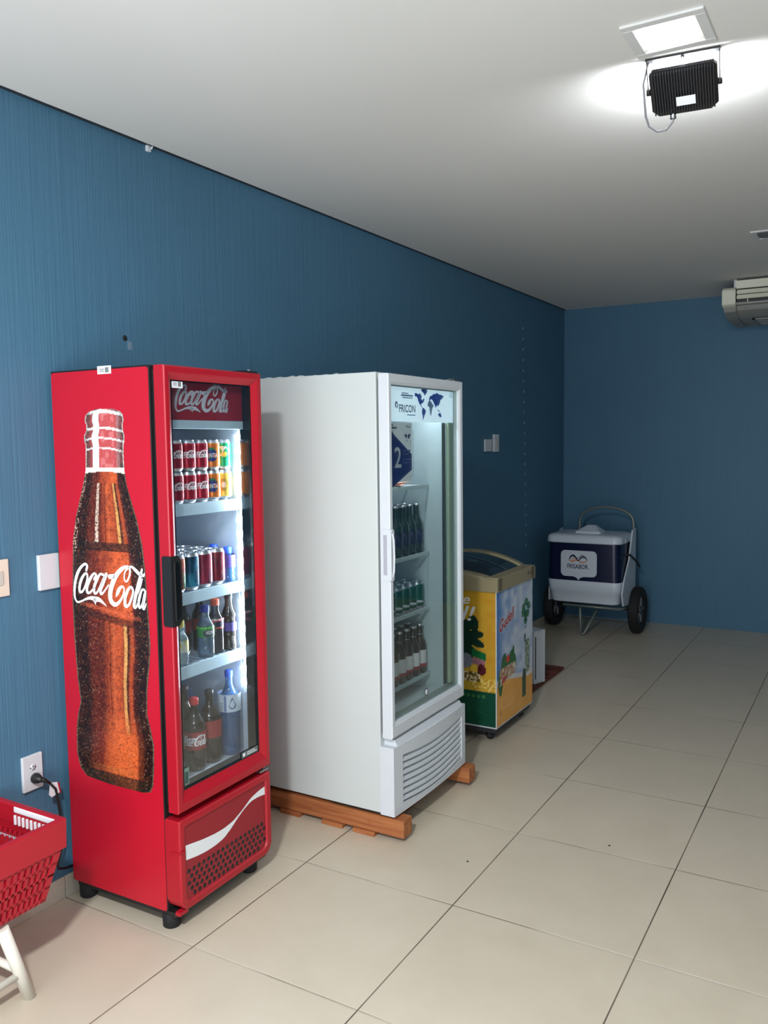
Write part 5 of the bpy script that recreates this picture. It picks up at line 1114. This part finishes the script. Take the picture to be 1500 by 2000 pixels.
# ------------------------------------------------------------------ basket on a white stand, front left
BK = thing('shopping_basket', 'red plastic shopping basket with slotted sides at the left edge', 'basket', (0, 0, 0))
X0, X1, Y0, Y1, ZT, ZM, ZB = 0.020, 0.362, 1.120, 1.578, 0.471, 0.382, 0.238
def bx(f):      # rectangle at height fraction 0 (bottom) .. 1 (below the rim band)
    return (X0+0.010+0.026*(1-f), X1-0.010-0.026*(1-f), Y0+0.012+0.045*(1-f), Y1-0.012-0.045*(1-f))
def wall(mb, pa, pb, rows, colsn, th):
    """slotted wall between the bottom edge pa0-pb0 and top edge pa1-pb1"""
    A0, A1 = map(Vector, pa); B0, B1 = map(Vector, pb); 
    def P(s, t): return (A0.lerp(B0, s)).lerp(A1.lerp(B1, s), t)
    n = (B0-A0).cross(A1-A0).normalized()*th
    def bar(s0, s1, t0, t1):
        q = [P(s0, t0), P(s1, t0), P(s1, t1), P(s0, t1)]; bb = bmesh.new(); lo = [bb.verts.new(p) for p in q]; hi = [bb.verts.new(p+n) for p in q]
        bb.faces.new(lo[::-1]); bb.faces.new(hi)
        for k in range(4): bb.faces.new((lo[k], lo[(k+1) % 4], hi[(k+1) % 4], hi[k]))
        mb.merge(bb, M_BASK)
    for k in range(rows+1): t = 0.05+k*(0.90)/rows; bar(0, 1, max(0, t-0.026) if k else 0, min(1, t+0.026) if k < rows else 1)
    for k in range(colsn+1): s = 0.045+k*0.91/colsn; w = 0.26*0.91/colsn if 0 < k < colsn else 0.03; bar(s-w, s+w, 0, 1) if 0 < k < colsn else bar(0 if k == 0 else s-0.01, s+0.01 if k == 0 else 1, 0, 1)
M_BASK = speckle('basket_plastic', sr(176, 26, 42), 0.35, 0.06, 16)
M_STAND = speckle('stand_white', sr(228, 224, 212), 0.4, 0.02, 10)
b = MB(); lo, hi = bx(0), bx(1)
cn = lambda q, z: [(q[0], q[2], z), (q[1], q[2], z), (q[1], q[3], z), (q[0], q[3], z)]
c0, c1 = cn(lo, ZB), cn(hi, ZM+0.004)
for k in range(4):
    a, c = k, (k+1) % 4; long = k in (1, 3)
    wall(b, (c0[a], c1[a]), (c0[c], c1[c]), 4, 18 if long else 13, 0.0065)
b.box(lo[0], lo[1], lo[2], lo[3], ZB-0.002, ZB+0.002, M_BASK)
b.build('slotted_sides', BK)
b = MB()      # rim band
for q0, q1, z0_, z1_ in ((0.0, 0.0, ZM, ZT),):
    L = [[b.bm.verts.new(p) for p in cn((X0+i, X1-i, Y0+i, Y1-i), z)] for i, z in ((0.0035, ZM), (0.0, ZM), (-0.004+0.002, ZT-0.004), (0.0, ZT), (0.013, ZT), (0.015, ZT-0.006), (0.010, ZM), (0.0035, ZM))]
    for A, B in zip(L, L[1:]):
        for k in range(4): b.bm.faces.new((A[k], A[(k+1) % 4], B[(k+1) % 4], B[k]))
b.mi(M_BASK); rim = b.build('rim_band', BK)
b = MB(); b.box(X0+0.022, X1-0.030, Y1-0.0145, Y1-0.0125, ZT-0.060, ZT-0.020, M_BASK); 
b.build('inner_lip', rim)
# white grips and slots of the far rim
b = MB()
for xa, xb in ((0.150, 0.335), (0.03, 0.075)):
    b.box(xa, xb, Y1-0.0175, Y1-0.0120, ZT-0.024, ZT-0.006, M_LETTER, 0.004)
    k = xa
    while k < xb-0.02: b.box(k, k+0.010, Y1-0.0180, Y1-0.0145, ZT-0.062, ZT-0.032, M_LETTER, 0.003); k += 0.0185
b.build('white_grip', BK)
b = MB(); x = 0.05
while x < 0.25: w = 0.004+0.006*hsh(x*800, 2); b.box(x, x+w, hi[3]-0.006, hi[3]-0.0045, ZM-0.020, ZM-0.012, M_LETTERG); x += w+0.003
b.lathe([(0.010, hi[3]-0.0062), (0.013, hi[3]-0.0062), (0.013, hi[3]-0.0045)], M_LETTERG, 16, (0.262, 0, ZM-0.016), 'Y', cap=False); b.build('inner_print', BK)
ST = thing('white_stand', 'white tubular stand holding the red shopping basket', 'stand', (0, 0, 0))
tp = 0.222
legs = [((0.352, 1.440, 0.0), (0.325, 1.385, tp)), ((0.055, 1.440, 0.0), (0.075, 1.385, tp)), ((0.352, 1.080, 0), (0.325, 1.135, tp)), ((0.055, 1.080, 0), (0.075, 1.135, tp))]
for a, c in legs: b = MB(); b.tube([a, c], 0.0175, M_STAND, 14); b.build('leg', ST)
def onleg(i, z): a, c = map(Vector, legs[i]); return a.lerp(c, z/tp)
for i, j, z in ((0, 1, 0.088), (0, 2, 0.075), (2, 3, 0.088), (1, 3, 0.075)): b = MB(); b.tube([onleg(i, z), onleg(j, z)], 0.011, M_STAND, 10); b.build('rail', ST)
b = MB(); b.box(0.075, 0.315, 1.14, 1.375, tp-0.004, ZB-0.0022, M_STAND, 0.003); b.build('stand_top', ST)

for x, y, l in ((1.112, 2.736, 'tiny dark speck on the floor tile to the right of the pallet'), (1.534, 3.108, 'tiny dark speck on the tile furthest right of the pallet')):
    o = MB().lathe([(0.004, 0.0), (0.0045, 0.002), (0.0, 0.003)], M_DARKGREY, 7).build('floor_speck', loc=(x, y, 0.0)); tag(o, l, 'debris')
